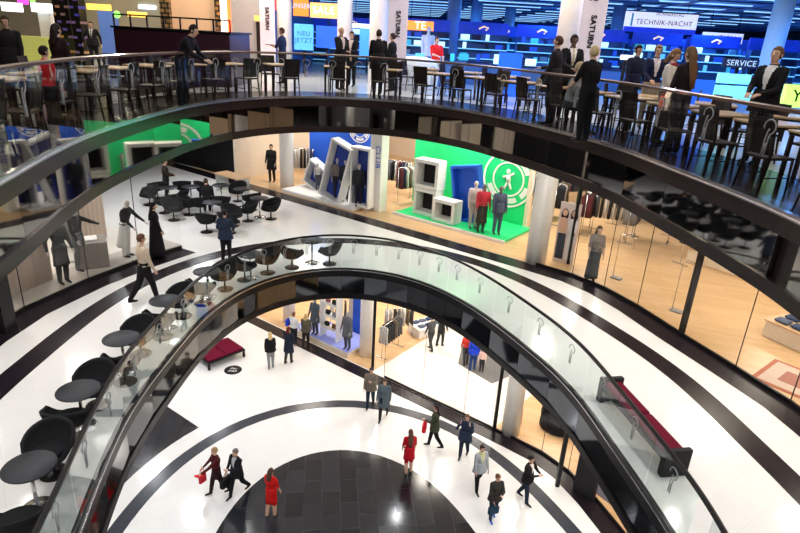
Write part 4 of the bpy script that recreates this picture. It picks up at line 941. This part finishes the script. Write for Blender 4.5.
rows = [(23, 410, 560), (25.2, 440, 800), (28, 400, 800), (32, 330, 800), (38, 290, 800), (46, 290, 800)]
for ri, (Y, a, b) in enumerate(rows):
    x = hx(a, Y, CZ)
    xe = hx(b, Y, CZ); k = 0
    while x < xe:
        if not (ri == 0 and k % 3 == 2) and not (ri == 1 and k % 4 == 3):
            if ri < 2:
                # low counters with lit goods near the entrance
                r = tag(empty('product_table', (x+1.1, Y, Z2), R_(random.uniform(-12, 12))), 'low blue product counter, %s from the left in the %s row of the store' % (ORD[k], 'front' if ri == 0 else 'second'), 'counter', 'low counters near the store entrance')
                MB().box(-1.0, 1.0, -.35, .35, 0, .85, bev=.02).build('counter_body', gondm, r); MB().box(-1.05, 1.05, -.4, .4, .85, .9).build('counter_top', bm[4], r)
                tops = [(-.7, .9), (-.1, .9), (.5, .9)]
            else:
                r = K_g((x+1.1, Y, Z2), 0, 'blue-headed shelf bay, %s from left in the %s shelf row of the store' % (ORD[k], ORD[ri-2]), 'shelf', 'blue-headed shelf bays of the store'); tops = [(xx, zz) for xx in (-.8, -.3, .2, .75) for zz in ((1.33, 1.68) if ri > 3 else (.93, 1.33, 1.68))]
            for xx, zz in tops:
                if cnt < 290 and random.random() < .8:
                    o = bpy.data.objects.new('boxed_goods', random.choice(tvm)); C.objects.link(o); o.location = (x+1.1+xx, Y+(.15 if ri > 1 else 0), Z2+zz+.002); cnt += 1
                    tag(o, 'small screen or boxed product displayed in the blue store', 'boxed product', 'goods displayed in the electronics store')
        x += 2.6 if ri > 1 else 2.9; k += 1
# columns inside the store
for px, Y in ((452, 29), (474, 33), (613, 31), (640, 34), (507, 36), (770, 20)):
    struct('column', MB().lathe([(.30, Z2), (.30, CE)], 20, c=(hx(px, Y, CZ), Y, 0)), mat('store column', (.35, .60, .85), .5))
# banners with lettering
def banner(px, Y, w, py_top, label, rz=0):
    x = hx(px, Y, CZ+.5); r = tag(empty('store_banner', (x, Y, Z2+.012), rz), label, 'banner')
    MB().box(-w/2, w/2, 0, .10, 0, 4.2).build('board', mat('banner white', (.75, .70, .80), .5), r)
    text_mesh('SATURN', .195, black, 'lettering', r, frame((0, -.012, 2.0), 0, PI/2) @ Matrix.Rotation(-PI/2, 4, 'Z'), .006, bold=.006)
    mb = MB(); mb.tube([(.11*math.cos(a), -.012, 2.85+.11*math.sin(a)) for a in [R_(k) for k in range(30, 300, 20)]], .022, 6); mb.tube([(-.16, -.012, 2.72), (.16, -.012, 3.0)], .018, 6); mb.build('ringed_mark', black, r)
banner(398, 20.2, .62, 0, 'white vertical store banner beside the middle pair in black')
banner(267, 23.5, .55, 0, 'white vertical store banner left of the waiter')
banner(592, 16.2, .62, 0, 'white vertical store banner behind the blonde man in black')
# lit sign boards
def lit(px0, px1, py0, py1, Y, m, label, txt=None, size=.3, tm=None, nm='lit_sign', sub=None):
    a = far((px0+px1)/2, py0, Y); b = far((px0+px1)/2, py1, Y); x0, x1 = hx(px0, Y, a.z), hx(px1, Y, a.z); r = tag(empty(nm, ((x0+x1)/2, Y, (a.z+b.z)/2), 0, 0, 0), label, 'sign')
    w, h = (x1-x0)/2, (a.z-b.z)/2; MB().box(-w, w, 0, .12, -h, h).build('panel', m, r)
    zc = (a.z+b.z)/2
    if b.z < Z2+1.5:
        if b.z > Z2+.03: MB().box(-.04, .04, .13, .19, Z2-zc, h*.5).build('post', blackm, r)
    elif Y > 15 and a.z < CE:
        for sx in (-.7, .7): MB().tube([(w*sx, .06, h), (w*sx, .06, CE-zc)], .012, 6).build('hanging_rod', blackm, r)
    if txt: text_mesh(txt, size, tm, 'lettering', r, frame((0, -.01, 0), 0, PI/2), .004)
    return r, w, h
wh = mat('lit white panel', (.8, .8, .85), .6, emit=.55, ecol=(.95, .92, 1)); org = mat('lit orange panel', (.9, .35, .06), .4, emit=1.1, ecol=(1, .30, .04)); rdo = mat('lit red letters', (.35, .03, .02), .6)
r, w, h = lit(627, 699, 13, 32, 26, wh, 'wide white hanging sign with numeral 1 and red words'); 
text_mesh('TECHNIK-NACHT', .27, rdo, 'lettering', r, frame((.12, -.012, -.02), 0, PI/2), .004); text_mesh('DONNERSTAG', .16, blackm, 'lettering', r, frame((.3, -.012, .30), 0, PI/2), .004)
text_mesh('1', .7, mat('teal numeral', (.05, .5, .5), .4), 'numeral', r, frame((-w*.82, -.012, .02), 0, PI/2), .004); MB().box(-w, w, -.02, .12, -h-.05, -h+.14).build('blue_edge', mat('edge blue', (.01, .03, .5), .4, emit=.6), r)
lit(704, 744, 33, 43, 30, wh, 'smaller white hanging sign right of the wide sign', 'AKTION', .3, rdo)
lit(725, 760, 59, 68, 18, mat('dark sign', (.02, .03, .08), .4), 'dark lettered sign board in the blue store', 'SERVICE', .22, mat('pale letters', (.5, .7, .9), .4, emit=.5))
lit(407, 434, 21, 30.5, 27, org, 'orange sign with the letters TE', 'TE', .42, mat('lit letters', (1, .9, .8), .4, emit=2))
lit(293, 308, -4, 16, 27, org, 'orange lit poster left of the bright orange board', 'UNSER', .26, mat('pale blue letters', (.3, .6, .9), .4, emit=1))
lit(310, 337, 3, 18, 27.2, mat('lit peach panel', (1, .6, .25), .4, emit=1.5, ecol=(1, .50, .15)), 'bright orange board with glowing white word', 'SALE', .42, mat('lit letters', (1, .9, .8), .4, emit=2))
lit(275, 279, -6, 10, 26, mat('red poster', (.9, .05, .04), .4, emit=1), 'narrow red lit poster beside the vertical banner')
lit(294, 313, 24, 50, 25.5, mat('cyan poster', (.10, .40, .80), .4, emit=.9, ecol=(.06, .32, .9)), 'cyan lit poster board with grey lettering', 'NEU\nJETZT', .26, mat('slate letters', (.05, .15, .3), .4))
lit(316, 337, 26, 48, 26, mat('deep blue poster', (.02, .10, .5), .4, emit=.8, ecol=(.02, .12, .9)), 'deep blue screen wall right of the cyan poster')
lit(352, 375, 24, 28, 28, mat('blue white tube', (.5, .6, 1), .4, emit=4, ecol=(.55, .65, 1)), 'bright blue-white shelf light behind the paired suits')
lit(360, 375, 27, 58, 28.5, mat('cyan poster', (.1, .4, .8)), 'cyan screen wall left of the middle column')
lit(500, 523, 53, 100, 20, mat('royal poster', (.01, .10, .75), .4, emit=.7, ecol=(.01, .12, .95)), 'royal blue free-standing panel in the middle of the store', 'ONLINE', .14, mat('pale letters', (.5, .7, .9)))
lit(502, 514, 27, 47, 34, wh, 'bright white doorway light box in the store')
lit(690, 716, 80, 116, 14.5, mat('royal poster', (.01, .1, .7)), 'royal blue stand behind the long-haired woman')
lit(788, 812, 85, 108, 12.5, mat('lime screen', (.45, .85, .2), .4, emit=1.2, ecol=(.45, .9, .15)), 'lime green screen at the right edge', 'Y', .34, black)
for px0, px1, py0, py1, Y, c, ds in ((720, 752, 74, 84, 15.5, (.3, .75, .9), 'upper'), (716, 754, 86, 100, 15.2, (.25, .7, .8), 'lower')):
    lit(px0, px1, py0, py1, Y, mat('aqua case %s' % ds, c, .3, emit=.9, ecol=(.12, .6, .85)), '%s aqua lit display case near the suited man' % ds)
lit(622, 634, 55, 60, 18, wh, 'small white lit screen left of the navy jackets')
# figure-like poster: white and blue
q = far(428, 42, 25.5); r, J = figure(loc=Vector((q.x, 25.5, Z2)), face=R_(200), label='tall white display figure under the orange sign', top=(.8, .82, .85), bot=(.1, .2, .7), mannequin=(.8, .85, .9), cat='display figure', h=2.1, coat=.8)
# glass screens of the entrance (far front of top level)
# sofa-shaped white object by the red polo
q = far(415, 62, 20.9); r = tag(empty('lounge_pod', (q.x, 20.9, Z2), R_(20)), 'white rounded lounge pod in front of the orange sign', 'seat')
MB().rings([[(a*math.cos(t), .5*a*math.sin(t), z) for t in [2*PI*k/24 for k in range(24)]] for a, z in ((.75, 0), (.85, .2), (.85, .7), (.75, .95), (.4, 1.05), (.0, 1.06))]).build('shell', white, r)

# things on the tables
for k, (px, py, cc, nm, ds) in enumerate(((265, 62, (.2, .7, .3), 'bottle', 'green bottle on an oak table by the top rail'), (300, 64, (.7, .1, .08), 'bottle', 'red bottle on an oak table by the top rail'))):
    pass

# invented shopfront panels and figures behind the camera, added for the smoked mirrors
for z in (Z0, Z1):
    struct('wall_front', MB().box(-16, 18, -6.2, -6, z, z+4.0), greyw)
    for k in range(42):
        x = -15+k*.75; m = random.choice((white, black, greyw, greyw, blackm, beige, black, blackm))
        struct('trim_20', MB().box(x, x+random.uniform(.15, .6), -5.0, -4.8, z+.01, z+random.uniform(.8, 3.4)), m)
        if k % 5 == 0: struct('column', MB().lathe([(.22, z), (.22, z+4.0)], 14, c=(x+.4, -4.2, 0)), colwhite if k % 2 else black)
mnq = [o for o in C.objects if o.name.startswith('mannequin') and o.parent is None][:4]
for k in range(14):
    c = copy_tree(mnq[k % 4]); c.matrix_world = frame((-13+k*2.05, -3.6+.4*(k % 3), Z1+.005), k*.9); tag(c, 'mannequin in a shop window across the atrium, seen only in the mirrors', 'mannequin', 'mannequins added for the mirrors')

# ------------------------------------------------------------------ lights
def area(loc, e, sx, sy=None, col=(1, 1, 1), rot_=(0, 0, 0), nm='lamp'):
    l = bpy.data.lights.new(nm, 'AREA'); l.energy = e; l.shape = 'RECTANGLE'; l.size = sx; l.size_y = sy or sx; l.color = col
    o = bpy.data.objects.new(nm, l); C.objects.link(o); o.location = loc; o.rotation_euler = rot_; return o
WARM = (1, .90, .78); COOL = (.95, .97, 1)
w = bpy.data.worlds.new('world'); sc.world = w; w.use_nodes = True; w.node_tree.nodes['Background'].inputs[0].default_value = (.80, .90, 1, 1); w.node_tree.nodes['Background'].inputs[1].default_value = 1.15
# ceiling panels of the two lower galleries
for z, e in ((Z1-.96, 58), (Z2-.92, 48)):
    for i in range(0, NR, 10):
        for off in (1.5, 3.4):
            p = RIM[i]+NRM[i]*off; area((p.x, p.y, z), e*.5, .25, col=COOL if z < 8 else (1, .96, .92))
    for t in (2, 6, 10, 14, 18):
        for d in (2.2, 6.5):
            x, y = sfp(t, d); area((x, y, z), 150 if z > 8 else 165, 1.4, col=WARM)
    for x, y in ((9.5, 15), (10.5, 11), (14, 13), (13, 18), (11, 7)): area((x, y, z), 108, 1.4, col=(1, .88, .72))
for x, y in ((-10.5, 21), (-9, 25), (-8, 19)): area((x, y, Z2-.95), 75, .6, col=COOL); area((x, y, Z1-1), 90, .6, col=COOL)
for x, y in ((-10.5, 13), (-10, 16)): area((x, y, Z2-.95), 75, .9, col=(1, .93, .86))
for x in (-10, -4, 2, 8, 14):
    for z in (Z1-1, Z2-.95): area((x, -3.4, z), 60, .6, col=(1, .96, .92))
# top gallery: dim warm spots; store: blue
for i in range(0, NR, 14):
    p = RIM[i]+NRM[i]*2.2; area((p.x, p.y, 16.5), 42, .35, col=(1, .82, .66))
for x, y in ((-8, 20), (-14, 20), (-12, 25), (-6, 23)): area((x, y, 16.5), 160, .8, col=(1, .85, .65))
for x, y in ((2, 22), (8, 22), (14, 22), (6, 28), (13, 28), (20, 28), (2, 30), (8, 36), (16, 38), (24, 38), (0, 40), (9, 47), (19, 48), (12, 17)):
    area((x, y, CE-.45), 150, 1.0, col=(.08, .34, 1)); area((x, y, CE-1.3), 9, 1.8, col=(.12, .40, 1), rot_=(PI, 0, 0))  # the upturned lamps are added only to lighten the store ceiling
for x, y in ((-5.6, 23.4), (-2.2, 20.8), (3.2, 16.0), (-2.6, 22.6), (1.2, 17.6), (5.4, 14.2)): area((x, y, 16.3), 60, .4, col=(1, .84, .70))
for x, y in ((1.5, 19.5), (6, 17.5), (9.5, 14), (-3, 22)): area((x, y, 16.4), 70, .8, col=(.85, .85, 1))

sc.view_settings.view_transform = 'Standard'; sc.view_settings.look = 'None'; sc.view_settings.exposure = 0.26; sc.view_settings.gamma = 1; sc.view_settings.use_curve_mapping = False
sc.cycles.use_denoising = True; sc.cycles.max_bounces = 8; sc.cycles.transparent_max_bounces = 16; sc.cycles.glossy_bounces = 4; sc.cycles.diffuse_bounces = 3
sc.cycles.caustics_reflective = False; sc.cycles.caustics_refractive = False; sc.cycles.sample_clamp_indirect = 6
